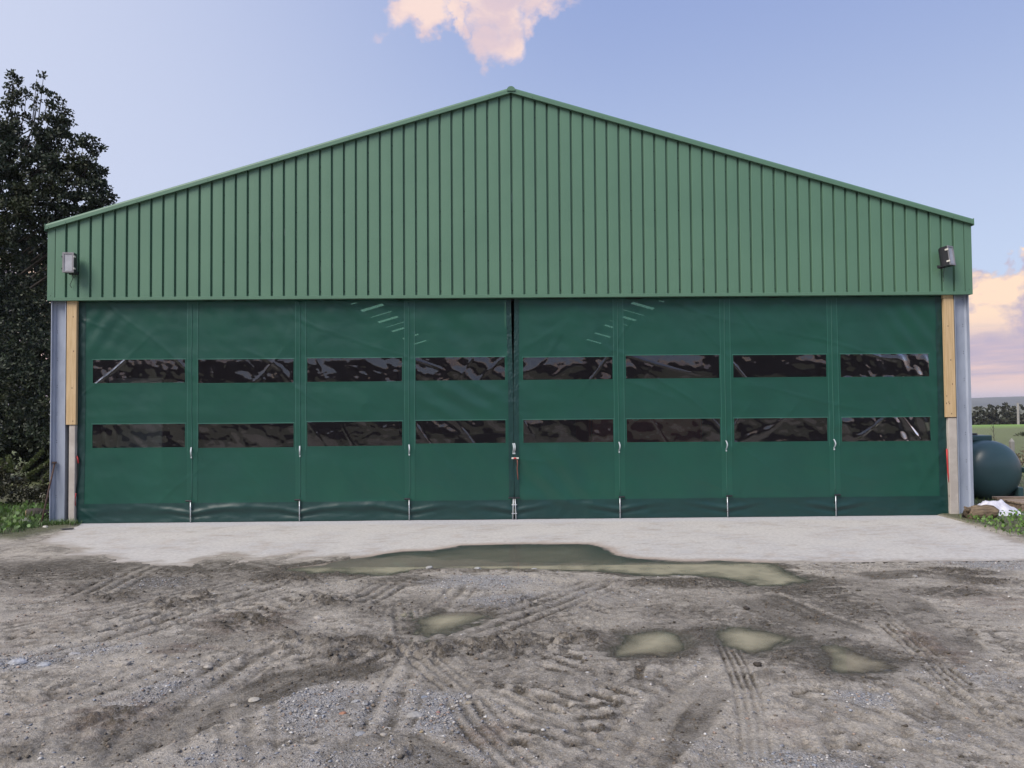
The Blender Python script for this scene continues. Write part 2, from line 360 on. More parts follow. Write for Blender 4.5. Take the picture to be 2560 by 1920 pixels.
TRW = [(gp(p), *r) for p, *r in TR]
def ell(lst): return [(on_ground(cx, cy), (rx, ry, s)) for cx, cy, rx, ry, s in lst]
CHURN = [(463,1503,100,40,.9),(613,1552,130,28,.9),(833,1500,110,22,.95),(740,1604,100,36,.9),(880,1627,170,44,.8),(1041,1621,130,40,.95),(1273,1612,200,32,.95),(1446,1594,100,24,.9),(1330,1500,70,16,.8),(290,1490,110,24,.7),(175,1583,80,18,.5),(266,1800,130,46,.7),(995,1868,64,40,.75),(1640,1454,150,16,.8),(739,1443,110,18,.9),(2384,1430,110,14,.7),(2480,1455,110,14,.7),(60,1880,90,36,.5),(2325,1600,60,40,.4),(1990,1690,200,24,.45),(1600,1650,160,16,.5),(1220,1830,50,40,.3)]
REDM = [(613,1552,150,32,1),(460,1620,90,14,.7),(2340,1615,80,64,.8),(640,1540,100,22,.8),(290,1790,140,60,.8),(2500,1500,120,46,.5),(120,1480,140,35,.4),(1230,1840,110,60,.7),(80,1560,160,80,.3),(1980,1820,70,50,.4),(60,1780,80,100,.3),(1600,1880,60,50,.3)]
GRAV = [(1000,1780,170,75,1),(1122,1785,130,60,1),(930,1890,190,50,.9),(1200,1455,150,22,.8),(1278,1498,130,22,.8),(389,1455,130,18,.6),(428,1708,150,60,.7),(778,1766,140,80,.8),(2147,1746,90,28,.9),(2050,1902,240,34,.9),(2361,1824,130,40,.7),(2478,1408,120,16,.9),(78,1649,110,26,1),(214,1622,130,20,.6),(1700,1880,140,50,.4),(1500,1480,140,24,.4),(1250,1880,130,40,.5),(600,1880,140,40,.5),(2450,1700,140,50,.4)]
DARK = [(174,1425,320,36,.85),(500,1421,230,24,.8),(717,1441,150,26,.9),(290,1482,140,36,.5),(880,1627,190,56,.85),(1060,1618,140,50,.85),(1290,1608,230,46,.85),(1446,1592,110,30,.85),(810,1685,190,30,.75),(1310,1565,180,22,.5),(1618,1610,175,60,.80),(1860,1600,170,60,.7),(2060,1635,230,56,.80),(2025,1471,220,46,.75),(2140,1523,190,44,.6),(2370,1477,150,18,.75),(2384,1430,130,16,.8),(1735,1456,280,18,.85),(2325,1620,70,60,.5),(1000,1450,120,16,.7),(1180,1690,60,60,.55),(890,1885,100,40,.5),(1700,1500,260,24,.35),(1950,1560,180,40,.6),(1000,1520,160,40,.5),(330,1450,420,40,.6),(600,1600,200,60,.45),(1330,1530,260,60,.4),(1750,1530,200,40,.45),(1200,1690,200,60,.45),(1500,1690,240,40,.4),(820,1505,150,26,.55),(470,1505,150,44,.45),(1500,1480,160,18,.35),(640,1545,170,36,.4)]
def emask(x, y, lst, nz):
    m = np.zeros(x.shape)
    for cx, cy, rx, ry, s in lst:
        gx, gy = on_ground(cx, cy); d = gy-CAM[1]; mx = rx*d/FPX
        my = ry*d*d/(FPX*1.78)
        q = np.hypot((x-gx)/mx, (y-gy)/my)
        m = np.maximum(m, s*sm(q+nz*.55, 1.25, .35))
    return m
def slab_z(x, y):
    z = -0.004*np.clip(-y, 0, 4)-.002*fbm(x*.8, y*.8, 3, 5)
    s = poly_sd(x, y, PW[0])
    w = sm(-s, .7, .0)
    return z*(1-w)+(WL-.011*np.clip(s, -.6, .5)-.0022*fbm(x*4, y*5, 4, 6))*w
def ground(x, y):
    """height and colour masks of the ground at arrays x, y"""
    shp = x.shape; x = x.ravel().astype(float); y = y.ravel().astype(float); n = x.size
    r = np.hypot(x, y)
    z = np.where(y < -3.3, GA+GB*y, GA+GB*-3.3+.0*y)
    z = np.where(y < -14, GA+GB*-14, z)
    z = z*sm(r, 60, 25)+np.where(r > 20, .15*fbm(x*.03, y*.03, 3, 40), 0)*sm(r, 20, 45)
    z = z-4.3*sm(y, 53, 90)
    M = {k: np.zeros(n) for k in ('dark', 'red', 'grav', 'wet', 'grass', 'tan', 'reg')}
    near = (np.abs(x) < 11) & (y > -11.5) & (y < 1.5); k = np.where(near)[0]
    if k.size:
        X, Y = x[k], y[k]; Z = z[k].copy()
        nz = fbm(X*1.3, Y*1.3, 4, 1); n2 = fbm(X*5, Y*5, 3, 12)
        ch = emask(X, Y, CHURN, nz); rd = emask(X, Y, REDM, nz); gv = emask(X, Y, GRAV, n2*.7+nz*.5); dk = emask(X, Y, DARK, nz)
        Z += .016*fbm(X*.9, Y*.9, 3, 2)
        # crumbs, plates and scrapes
        a1 = fbm(X*5+2*nz, Y*7, 4, 20); a2 = fbm(X*14, Y*18, 3, 26)
        th = 1.1*perlin(X*.35, Y*.35, 35)+.5*perlin(X*.9, Y*.9, 36); ct, s_t = np.cos(th), np.sin(th)
        scr_ = fbm((X*ct+Y*s_t)*2.6, (-X*s_t+Y*ct)*15, 4, 37)
        rid = 1-np.abs(fbm(X*4.0+nz, Y*6.0-nz, 4, 30)); plate = sm(a1, .10, .26); chip = sm(a2+.35*a1, .22, .40); pit = sm(fbm(X*7.5+nz, Y*10, 3, 38), .16, .38)
        Z += .007*a1+.0055*a2+.007*scr_*(1-gv)+.007*chip*(.35+ch)-.008*pit+ch*(.024*sm(rid, .80, 1.0)+.022*plate+.010*a2)
        dash = sm(a1+.55*a2+.25*scr_, .12, .19); reg = np.clip(.08+.40*sm(nz+.35*n2, -.25, .35)+.5*dk, 0, 1); Z -= .012*dash*(1-gv)*(1-ch)
        M_d = np.maximum(.97*ch*sm(a1+.45*a2+.35*(rid-.8)+.3*scr_, -.40, .12), .88*dash*reg*(1-.7*gv)); M_d = np.maximum(M_d, .55*chip*reg)  # dash tone paints the shade in lug prints along with damp mud
        M_d = np.maximum(M_d, .85*pit*reg); M_d = np.maximum(M_d, .6*reg*sm(scr_, .10, .38))
        M_d = np.maximum(M_d, dk*np.clip(.86+.5*nz+.9*scr_+.6*a2, .25, 1.1))
        Z += .004*gv*fbm(X*40, Y*40, 2, 33)
        for P, hw, kd, dep, dark in TRW:
            Pa = np.array(P); q = np.where((X > Pa[:, 0].min()-2*hw) & (X < Pa[:, 0].max()+2*hw) & (Y > Pa[:, 1].min()-2*hw) & (Y < Pa[:, 1].max()+2*hw))[0]
            if not q.size: continue
            D, U, A, L = line_dist(X[q], Y[q], P); U = U+.02*nz[q]; u = U/hw
            au = D/hw+.16*n2[q]+.08*a2[q]; ends = sm(A, 0, .12*L)*sm(A, L, .85*L) if L > .6 else 1.0
            ins = sm(au, 1.12, .88)*ends*np.clip(.75+.9*nz[q], .15, 1); rim = np.exp(-((au-1.12)/.14)**2)*ends
            if kd == 'rib':
                t = np.cos(u*np.pi*3.5); t = np.sign(t)*np.abs(t)**.6
                h = -dep*.8+dep*.75*t; dd = dark*(.62-.38*t)
            elif kd == 'two':
                t = np.cos(u*np.pi*2.0); h = -dep*.5-dep*.7*t; dd = dark*(.45+.5*t)
            elif kd == 'lug':
                t = np.sin(2*np.pi*(A/.17+np.abs(u)*.75+.5*(u > 0))+1.3*n2[q]+1.5*nz[q]); t = np.sign(t)*np.abs(t)**.3; t = np.where(fbm(X[q]*3+9, Y[q]*3, 2, 52) > .10, np.maximum(t, .1), t)
                h = -dep*.2+dep*.6*t; dd = dark*(.5-.5*t)
            else:
                t = fbm(U*14, A*1.5, 3, 51); h = -dep+dep*.35*t; dd = dark*(.8+.4*t)
            brk = np.clip(.95+.9*a1[q]+.5*a2[q], .15, 1.25)
            if kd == 'smear': Z[q] -= ins*.7*(.007*a1+.0055*a2+.007*scr_+.007*chip*.35-.008*pit-.012*dash)[q]; M_d[q] *= 1-.85*ins; brk = 1.0
            Z[q] += ins*.85*h*brk+rim*dep*.25*(.6+1.6*a1[q]); M_d[q] = np.maximum(M_d[q]*(1-.5*ins), np.clip(ins*dd*brk*1.3, 0, 1))
            gv[q] *= 1-.75*ins
        # puddles
        wet = np.zeros(X.size)
        for P, lv in zip(PW, PLV):
            s = poly_sd(X, Y, P)+.05*nz+.06*n2+.035*a2
            main = lv == WL; w = sm(-s, .55 if main else .35, .0)
            Z = Z*(1-w)+(lv-(.05 if main else .12)*np.clip(s, -.25, .28)-(.017*np.clip(.9+1.3*nz+.9*n2, 0, 1.6)*sm(s, -.02, .14)*sm(Y+.10*nz+.05*n2, -3.38, -3.52) if main else 0)+.30*(Z-(GA+GB*Y))*sm(s, .12, -.1))*w
            wet = np.maximum(wet, sm(-s-.12*a1, .13, -.02)); M_d = np.maximum(M_d, .72*sm(-s+.30*nz-.28*a1+.2*scr_, .24, .0))
        # concrete shows where the mud is thin
        s = poly_sd(X, Y, CP)+.09*n2+.07*a2+.08*scr_; sz = slab_z(X, Y)
        on = (Y > -3.75) & (X > -7.6) & (X < 7.3)
        cover = sz+.004+.030*np.clip(-s, 0, .5)+.006*np.clip(a1, -.6, 1)*sm(-s, 0, .2)
        zc = np.where(s > 0, sz-.006-.25*np.clip(s, 0, .12), np.maximum(cover, np.where(poly_sd(X, Y, PW[0]) > -.05, -9, cover)))
        inm = poly_sd(X, Y, PW[0]); b = on & (inm < -.02)
        Z = np.where(b, np.where(Y < -3.42, np.maximum(zc, np.where(s > 0, -9, zc)), zc), Z)
        Z = np.where(on & (inm >= -.02), np.minimum(Z, sz-.004), Z)
        # grassy corners at either side
        gl = sm(X+.25*nz, -6.8, -7.15)*sm(Y+.25*nz, -1.6, -1.2); gr = sm(X-.12*nz, 6.85, 7.0)*sm(Y+.3*nz, -3.35, -2.9)
        Z = np.where(X < -6.6, np.maximum(Z, -.02+.05*gl+.03*sm(X, -7.4, -8.2)), Z); Z = np.where(X > 6.9, .03*gr+.01*nz, Z)
        z[k] = Z; M['grass'][k] = np.maximum(gl, gr); M['reg'][k] = np.clip(reg*1.0+.25*ch, 0, 1)*(1-.6*gv)*(1-wet)
        M['dark'][k] = np.clip(M_d, 0, 1); M['red'][k] = rd*sm(a1, -.4, .3); M['grav'][k] = gv; M['wet'][k] = wet
        M['tan'][k] = nz
    far = ~near
    M['grass'][far] = 1-sm(r[far], 14, 8)*(y[far] < -3)
    M['field'] = np.where((y > 42) & (y < 52.5), 1.0, 0)
    M['rough'] = np.where((y > 6) & (y <= 42), 1.0, 0)
    return z.reshape(shp), {a: b.reshape(shp) for a, b in M.items()}
def grow(a, b, s, g=1.25):
    o = []; t = a
    while t < b: t += s; s *= g; o.append(t)
    return o
xp = list(np.arange(0, 3.4, .011))+list(np.arange(3.4, 7.4, .018))+list(np.arange(7.4, 10, .05)); xp += grow(xp[-1], 3500, .08)
gx = np.array([-q for q in xp[:0:-1]]+xp)
yl = [-q for q in grow(9.55, 900, .03)][::-1]
ys = yl+list(np.arange(-9.55, -7, .012))+list(np.arange(-7, -3.2, .021))+list(np.arange(-3.2, .4, .04)); gy = np.array(ys+grow(ys[-1], 3500, .06))
GX, GY = np.meshgrid(gx, gy); GZ, GM = ground(GX, GY)
def grid_faces(ny, nx):
    i = np.arange(ny-1)[:, None]*nx+np.arange(nx-1)[None]; return np.stack([i, i+1, i+nx+1, i+nx], -1).reshape(-1, 4)
def lerp(a, b, t): return a*(1-t[..., None])+np.asarray(b)*t[..., None]
def ground_colour(x, y, M):
    m1 = fbm(x*2.1, y*2.1, 4, 60); m2 = fbm(x*9, y*9, 3, 66)
    c = lerp(np.broadcast_to(np.array([.415, .375, .315]), x.shape+(3,)), (.310, .280, .238), sm(m1+.4*m2, -.35, .45))
    c = lerp(c, (.315, .315, .320), np.clip(M['grav']*.85+.12*m2, 0, 1))
    c = lerp(c, (.140, .088, .066), np.clip(M['red']*.8, 0, 1))
    c = lerp(c, (.074, .061, .043), np.clip(M['dark']*(1.38+.3*m2), 0, .97))
    c = lerp(c, (.085, .078, .055), np.clip(M['wet']*.40, 0, 1))
    c = lerp(c, (.095, .098, .05), M['grass']); c = lerp(c, (.120, .140, .052), M['rough']); c = lerp(c, (.19, .34, .05), M['field'])
    return c*(1+.22*m2+.12*fbm(x*26, y*26, 2, 68))[..., None]
GCOL = ground_colour(GX, GY, GM)
def ground_mat():
    m = bpy.data.materials.new('muddy_yard'); m.use_nodes = True; t = m.node_tree; b = t.nodes['Principled BSDF']
    co = NN(t, 'ShaderNodeTexCoord').outputs['Object']; a = NN(t, 'ShaderNodeAttribute', attribute_name='tint').outputs['Color']
    w = NN(t, 'ShaderNodeAttribute', attribute_name='wet').outputs['Fac']; g = NN(t, 'ShaderNodeAttribute', attribute_name='grav').outputs['Fac']
    f1 = noise(t, co, 55, 5, .65); f2 = noise(t, co, 190, 3, .7)
    vo = NN(t, 'ShaderNodeTexVoronoi'); t.links.new(co, vo.inputs['Vector']); vo.inputs['Scale'].default_value = 105
    s = NN(t, 'ShaderNodeSeparateColor'); t.links.new(vo.outputs['Color'], s.inputs[0])
    k = mth(t, 'ADD', mth(t, 'MULTIPLY', f1, .8), mth(t, 'MULTIPLY_ADD', f2, .7, .25))
    c = cmix(t, 1.0, a, cmix(t, sstep(t, k, .6, 1.4), (.50, .49, .48), (1.72, 1.72, 1.72)), 'MULTIPLY')
    pk = mth(t, 'MULTIPLY', mth(t, 'GREATER_THAN', s.outputs[0], .72), mth(t, 'MULTIPLY_ADD', g, .5, .16))
    rg_ = NN(t, 'ShaderNodeAttribute', attribute_name='reg').outputs['Fac']
    f3 = noise(t, vmul(t, co, (1, 1.25, 0)), 8.5, 9, .64, .35); dk_ = mth(t, 'MULTIPLY', sstep(t, f3, .535, .575), mth(t, 'MULTIPLY_ADD', rg_, .85, .02), clamp=True)
    c = cmix(t, mth(t, 'MULTIPLY', dk_, .85), c, (.070, .059, .045))  # dark dashes put lug-print shade and damp into the colour
    c = cmix(t, pk, c, (.42, .42, .43)); t.links.new(c, b.inputs['Base Color'])
    t.links.new(mth(t, 'MULTIPLY_ADD', w, -.5, .88), b.inputs['Roughness']); b.inputs['Specular IOR Level'].default_value = .35
    bn = NN(t, 'ShaderNodeBump'); bn.inputs['Strength'].default_value = 1.0; bn.inputs['Distance'].default_value = .016
    h = mth(t, 'ADD', mth(t, 'ADD', f1, mth(t, 'MULTIPLY', f2, .5)), mth(t, 'MULTIPLY', vo.outputs['Distance'], mth(t, 'MULTIPLY_ADD', g, -.8, -.15)))
    h = mth(t, 'ADD', h, mth(t, 'MULTIPLY', dk_, -.9)); t.links.new(h, bn.inputs['Height']); t.links.new(bn.outputs[0], b.inputs['Normal']); return m
GMAT = ground_mat()
go = np_mesh('ground', np.stack([GX, GY, GZ], -1).reshape(-1, 3), grid_faces(*GX.shape), GMAT, None, True, GCOL.reshape(-1, 3), {'wet': np.maximum(GM['wet'], .45*GM['dark']).ravel(), 'grav': GM['grav'].ravel(), 'reg': GM['reg'].ravel()})
tag(go, kind='structure')
# concrete apron in front of the doors, and the floor inside as one slab
sx = np.arange(-7.3, 7.0001, .05); sy = np.concatenate([np.arange(-3.46, 0.3, .045), [0.3, 6, 12, 20, 30, 39.9]])
SX, SY = np.meshgrid(sx, sy); SZ = slab_z(SX, SY)
SZ = np.where(SY > .25, 0, SZ)
ssd = poly_sd(SX, SY, PW[0]); m1 = fbm(SX*1.2, SY*1.2, 4, 70); m2 = fbm(SX*4, SY*9, 4, 75)
sc = lerp(np.broadcast_to(np.array([.50, .475, .44]), SX.shape+(3,)), (.46, .445, .43), sm(m1, -.3, .5))
sc = lerp(sc, (.40, .33, .265), .45*sm(m2+.7*m1, .05, .5)); sc = lerp(sc, (.33, .29, .25), .6*sm(fbm(SX*2.2+SY, SY*14-SX*2, 4, 78)+.3*m1, .22, .5)); sc = lerp(sc, (.50, .50, .52), .7*sm(SY+.15*m1, -.45, -.02))
sc = lerp(sc, (.34, .26, .20), .75*sm(ssd+.05*m2, -.24, -.06)); sc = lerp(sc, (.062, .062, .052), sm(ssd+.02*m2, -.045, .0))
csd = poly_sd(SX, SY, CP); sc = lerp(sc, (.26, .22, .175), .8*sm(csd+.25*m2+.12*m1, .22, .0)*(SY < -.6))
sc = np.where((SY > .2)[..., None], .03, sc)  # floor inside blackened, indoor shade put into the concrete's colour
def slab_mat():
    m = bpy.data.materials.new('pale_concrete'); m.use_nodes = True; t = m.node_tree; b = t.nodes['Principled BSDF']
    co = NN(t, 'ShaderNodeTexCoord').outputs['Object']; a = NN(t, 'ShaderNodeAttribute', attribute_name='tint').outputs['Color']
    f = noise(t, co, 22, 7, .65); sp_ = noise(t, vmul(t, co, (1, 1.6, 1)), 9, 6, .7)
    c = cmix(t, 1.0, a, cmix(t, sstep(t, f, .3, .7), (.86, .86, .86), (1.08, 1.08, 1.08)), 'MULTIPLY')
    c = cmix(t, mth(t, 'MULTIPLY', sstep(t, sp_, .60, .70), .6), c, (.19, .14, .105))
    t.links.new(c, b.inputs['Base Color']); b.inputs['Roughness'].default_value = .75
    bn = NN(t, 'ShaderNodeBump'); bn.inputs['Strength'].default_value = .35; bn.inputs['Distance'].default_value = .006
    t.links.new(noise(t, co, 60, 5, .65), bn.inputs['Height']); t.links.new(bn.outputs[0], b.inputs['Normal']); return m
tag(np_mesh('concrete_apron', np.stack([SX, SY, SZ], -1).reshape(-1, 3), grid_faces(*SX.shape), slab_mat(), None, True, sc.reshape(-1, 3)), kind='structure')
# standing water
def water_mat():
    m = bpy.data.materials.new('muddy_water'); m.use_nodes = True; t = m.node_tree; t.nodes.remove(t.nodes['Principled BSDF'])
    dp = NN(t, 'ShaderNodeAttribute', attribute_name='depth').outputs['Fac']; co = NN(t, 'ShaderNodeTexCoord').outputs['Object']
    tb = NN(t, 'ShaderNodeBsdfTransparent'); df = NN(t, 'ShaderNodeBsdfDiffuse')
    df.inputs[0].default_value = (.54, .485, .345, 1)
    k = mth(t, 'SUBTRACT', 1.0, mth(t, 'POWER', 2.718, mth(t, 'MULTIPLY', dp, -36.0)))
    m0 = NN(t, 'ShaderNodeMixShader'); t.links.new(k, m0.inputs[0]); t.links.new(tb.outputs[0], m0.inputs[1]); t.links.new(df.outputs[0], m0.inputs[2])
    g = NN(t, 'ShaderNodeBsdfGlossy'); g.inputs['Roughness'].default_value = .02
    bn = NN(t, 'ShaderNodeBump'); bn.inputs['Strength'].default_value = .05; bn.inputs['Distance'].default_value = .01
    t.links.new(noise(t, co, 9, 3), bn.inputs['Height']); t.links.new(bn.outputs[0], g.inputs['Normal'])
    fr = NN(t, 'ShaderNodeFresnel'); fr.inputs[0].default_value = 1.33
    mx = NN(t, 'ShaderNodeMixShader'); t.links.new(fr.outputs[0], mx.inputs[0]); t.links.new(m0.outputs[0], mx.inputs[1]); t.links.new(g.outputs[0], mx.inputs[2])
    t.links.new(mx.outputs[0], t.nodes['Material Output'].inputs[0]); return m
WATM = water_mat()
for P, lv in zip(PW, PLV):
    Pa = np.array(P); st = .025
    px_, py_ = np.meshgrid(np.arange(Pa[:, 0].min()-.3, Pa[:, 0].max()+.3, st), np.arange(Pa[:, 1].min()-.3, Pa[:, 1].max()+.3, st))
    gz, _ = ground(px_, py_)
    if lv == WL: gz = np.where((py_ > -3.46), np.maximum(gz, slab_z(px_, py_)), gz)
    dpt = np.clip(lv-gz, 0, 1); F = grid_faces(*px_.shape); sd = poly_sd(px_, py_, P).ravel()
    keep = ((lv-gz).ravel()[F].max(1) > -.001) & (sd[F].max(1) > -.22)
    F = F[keep]; u, inv = np.unique(F, return_inverse=True)
    V = np.stack([px_.ravel(), py_.ravel(), np.full(px_.size, lv)], -1)[u]
    tag(np_mesh('puddle', V, inv.reshape(-1, 4), WATM, None, True, None, {'depth': dpt.ravel()[u]}), kind='structure')
# far hills all round and an added, unseen dark line of trees behind the photographer
az = np.linspace(0, 2*np.pi, 721); hz = 15+9*fbm(np.cos(az)*6, np.sin(az)*6, 4, 80)+1.2*fbm(az*90, az*0, 3, 84)
HV = []; 
for rr, f in ((1500, 0), (1750, .35), (2050, .8), (2200, 1), (2600, .9)):
    HV += [(rr*math.sin(a), rr*math.cos(a), -5+f*(5+h)) for a, h in zip(az, hz)]
HM = mat('wooded_hill', (.040, .050, .038), .9, (.075, .085, .05), .012, contrast=(.45, .6))
tag(np_mesh('hills', HV, grid_faces(5, 721), HM, None, False), kind='structure')

# ------------------------------------------------------------------ the farm shed
ZG, HW, YC = 3.622, 7.5, .13
def roof_z(x): return 7.035-.2925*abs(x)
shed = thing('farm_shed', (0, 0, 0), 'large green steel farm shed with a wide pointed gable over the curtain doorway', 'shed')
SPC = 7.4/38
for i in range(-38, 38):
    x0, x1 = i*SPC, (i+1)*SPC; xm = (x0+x1)/2; h = SPC/2; e = random.uniform(-.0012, .0012); e2 = random.uniform(-.0012, .0012)
    prof = [(-h+.0004, .042), (-h+.008, .042), (-h+.0085, .037), (-h+.0155, .0365), (-h+.0180, .004), (-h+.022, 0+e), (0, -.001+(e+e2)/2), (h-.022, 0+e2), (h-.0180, .004), (h-.0150, .042), (h-.0004, .042)]
    v = []
    for u, y in prof:
        for z in (ZG+.02, roof_z(xm+u)-.05): v.append((xm+u, y, z))
    n = len(prof); b = MB().add(v, [(2*k, 2*k+2, 2*k+3, 2*k+1) for k in range(n-1)])
    b.build('cladding_panel', CLAD, shed)
for s in (-1, 1):                      # corner flashings
    x0 = s*7.388; zc = roof_z(7.5)-.05
    b = MB().ext([(x0, -.004, ZG-.02), (s*7.505, -.004, ZG-.02), (s*7.505, .16, ZG-.02), (s*7.500, .16, ZG-.02), (s*7.500, .001, ZG-.02), (x0+s*.003, .001, ZG-.02), (x0+s*.003, .062, ZG-.02), (x0, .062, ZG-.02)], (0, 0, 0), (0, 0, zc-ZG+.02))
    b.build('corner_flashing', CLAD2, shed)
    # verge flashing: upright face that rolls over the roof edge
    pr = [(-.045, -.098), (-.050, -.098), (-.056, -.092), (-.056, -.035), (-.052, -.018), (-.042, -.006), (-.026, .0), (.20, .0), (.20, -.004), (-.024, -.006), (-.038, -.012), (-.047, -.022), (-.050, -.036), (-.050, -.092)]
    def ends(x): return [(x, y, roof_z(x)+z) for y, z in pr]
    a, b_ = ends(s*.002), ends(s*7.518); n = len(pr)
    MB().add(a+b_, [(k, (k+1) % n, n+(k+1) % n, n+k) for k in range(n)]+[tuple(range(n)), tuple(range(2*n-1, n-1, -1))]).build('verge_flashing', CLAD2, shed)
    # end return of the flashing
    MB().box((s*7.521, .05, roof_z(7.5)-.062), (.006, .22, .115)).build('flashing_end', CLAD2, shed)
MB().ext([(math.cos(a)*.068, 0, 6.978+math.sin(a)*.062) for a in np.linspace(-.2, math.pi+.2, 14)], (0, -.075, 0), (0, 40, 0)).build('ridge_cap', CLAD2, shed, False)
MB().ext([(0, -.012, ZG-.022), (0, -.012, ZG+.026), (0, .0, ZG+.030), (0, .045, ZG+.030), (0, .045, ZG-.018), (0, .10, ZG-.018), (0, .10, ZG-.022)], (-7.40, 0, 0), (7.40, 0, 0)).build('drip_flashing', CLAD2, shed)
scr = MB()
def screw(x, y, z, r=.006):
    scr.add([(x+r*math.cos(a), y, z+r*math.sin(a)) for a in np.linspace(0, 2*math.pi, 7)[:6]]+[(x, y-.006, z)], [(k, (k+1) % 6, 6) for k in range(6)])
for i in range(-38, 39):
    if i % 2 == 0:
        for z in (3.72, 4.21, 5.02, roof_z(i*SPC)-.36):
            if z < roof_z(i*SPC)-.2: screw(i*SPC, .040, z, .009)
for s in (-1, 1):
    for k in range(7): screw(s*(.35+k*1.14), -.057, roof_z(.35+k*1.14)-.075)
    screw(s*7.45, -.005, 3.68); screw(s*7.46, -.057, roof_z(7.46)-.08); screw(s*.08, -.057, 6.91)
tag(scr.build('screws', RUBB, shed), kind='stuff')
for s in (-1, 1):                      # steel I-section columns, timber and concrete jambs
    xo, xi = s*7.475, s*7.235; c = MB()
    c.box((xo-s*.006, .145, ZG/2), (.012, .17, ZG)); c.box((xi+s*.006, .145, ZG/2), (.012, .17, ZG)); c.box(((xo+xi)/2, .145, ZG/2-.003), (abs(xo-xi)-.024, .010, ZG-.01))
    for q in (xo-s*.012, xi+s*.012):    # root fillets
        sg = -s if q == xo-s*.012 else s
        c.add([(q, .14, .002), (q+sg*.022, .14, .002), (q, .118, .002), (q, .14, ZG-.01), (q+sg*.022, .14, ZG-.01), (q, .118, ZG-.01)], [(1, 2, 5, 4)])
    col = c.build('steel_column', GALV, shed)
    hb = MB()
    for k in range(8):
        for dz_ in (0, .035):
            x_, z_ = xo-s*.062, .42+k*.445+dz_; hb.add([(x_+.006*math.cos(a), .1385, z_+.006*math.sin(a)) for a in np.linspace(0, 2*math.pi, 9)[:8]], [tuple(range(8))])
    tag(hb.build('bolt_holes', HOLE, col), kind='stuff')
xl0 = on_wall(166, 1000, .06)[0]; xl1 = on_wall(190.5, 1000, .06)[0]; zt0 = on_wall(180, 1062, .06)[1]
MB().box(((xl0+xl1)/2, .08, (zt0+ZG-.012)/2), (xl1-xl0, .06, ZG-.012-zt0), None, .004).build('timber_board', WOOD, shed)
xc0 = on_wall(171, 1190, .06)[0]; xc1 = on_wall(186.5, 1190, .06)[0]
MB().box(((xc0+xc1)/2, .115, zt0/2-.006), (xc1-xc0, .10, zt0-.006), None, .006).build('concrete_panel', CONC, shed)
xr0 = on_wall(2362, 900, .06)[0]; xr1 = on_wall(2387, 900, .06)[0]; zt1 = on_wall(2380, 1043, .06)[1]; zt2 = on_wall(2370, 746, .06)[1]
MB().box(((xr0+xr1)/2, .08, (zt1+zt2)/2), (xr1-xr0, .06, zt2-zt1), None, .004).build('timber_board', WOOD, shed)
MB().box(((xr0+xr1)/2-.004, .085, (zt2+ZG-.012)/2+.002), (xr1-xr0+.006, .055, ZG-.014-zt2), None, .004).build('timber_board', WOOD, shed)
xc2 = on_wall(2375, 1190, .06)[0]; xc3 = on_wall(2396, 1190, .06)[0]
MB().box(((xc2+xc3)/2, .115, zt1/2-.006), (xc3-xc2, .10, zt1-.006), None, .006).build('concrete_panel', CONC, shed)
kn_ = MB()
for px, py in ((183, 792), (184, 878), (180, 970), (182, 1053), (2370, 815), (2366, 1008), (2374, 1009), (2377, 900), (2381, 960), (2367, 990), (2379, 1034), (2372, 1075-70)):
    x_, z_ = on_wall(px, py, .049); kn_.add([(x_+.008*math.cos(a), .0485, z_+.011*math.sin(a)) for a in np.linspace(0, 2*math.pi, 9)[:8]], [tuple(range(8))])
tag(kn_.build('knots', RUST, shed), kind='stuff')
MB().box((0, .215, ZG+.10), (14.2, .12, .30)).build('lintel_beam', HOLE, shed)  # beam coloured black to give the gap over the curtain its shade
MB().box((0, .165, ZG+.05), (14.3, .03, .06)).build('door_track', GALV, shed)
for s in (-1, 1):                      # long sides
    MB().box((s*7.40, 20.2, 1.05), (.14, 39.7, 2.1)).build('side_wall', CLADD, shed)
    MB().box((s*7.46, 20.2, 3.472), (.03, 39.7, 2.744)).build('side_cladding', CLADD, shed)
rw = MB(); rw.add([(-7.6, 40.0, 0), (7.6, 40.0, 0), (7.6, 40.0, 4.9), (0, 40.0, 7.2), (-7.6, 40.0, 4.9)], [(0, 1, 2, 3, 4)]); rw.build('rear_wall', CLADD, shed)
SKY = [(4.0, .5), (8.1, .5), (12.15, .55), (14.2, .16), (16.1, .55), (18.15, .16), (19.95, .55), (22.0, .16), (23.9, .55), (27.8, .55), (31.7, .55)]
for s in (-1, 1):
    def sheet(xa, xb, ya, yb, name, m):
        v = [(s*x, y, roof_z(x)-dz_) for dz_ in (.012, .016) for x, y in ((xa, ya), (xb, ya), (xb, yb), (xa, yb))]
        MB().add(v, [(0, 1, 2, 3), (7, 6, 5, 4), (0, 4, 5, 1), (1, 5, 6, 2), (2, 6, 7, 3), (3, 7, 4, 0)]).build(name, m, shed)
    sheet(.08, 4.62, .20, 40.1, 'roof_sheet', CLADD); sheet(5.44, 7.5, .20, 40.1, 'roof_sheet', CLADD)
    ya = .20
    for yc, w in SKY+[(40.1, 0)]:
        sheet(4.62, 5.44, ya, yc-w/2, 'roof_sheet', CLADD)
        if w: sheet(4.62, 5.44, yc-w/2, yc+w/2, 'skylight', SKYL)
        ya = yc+w/2

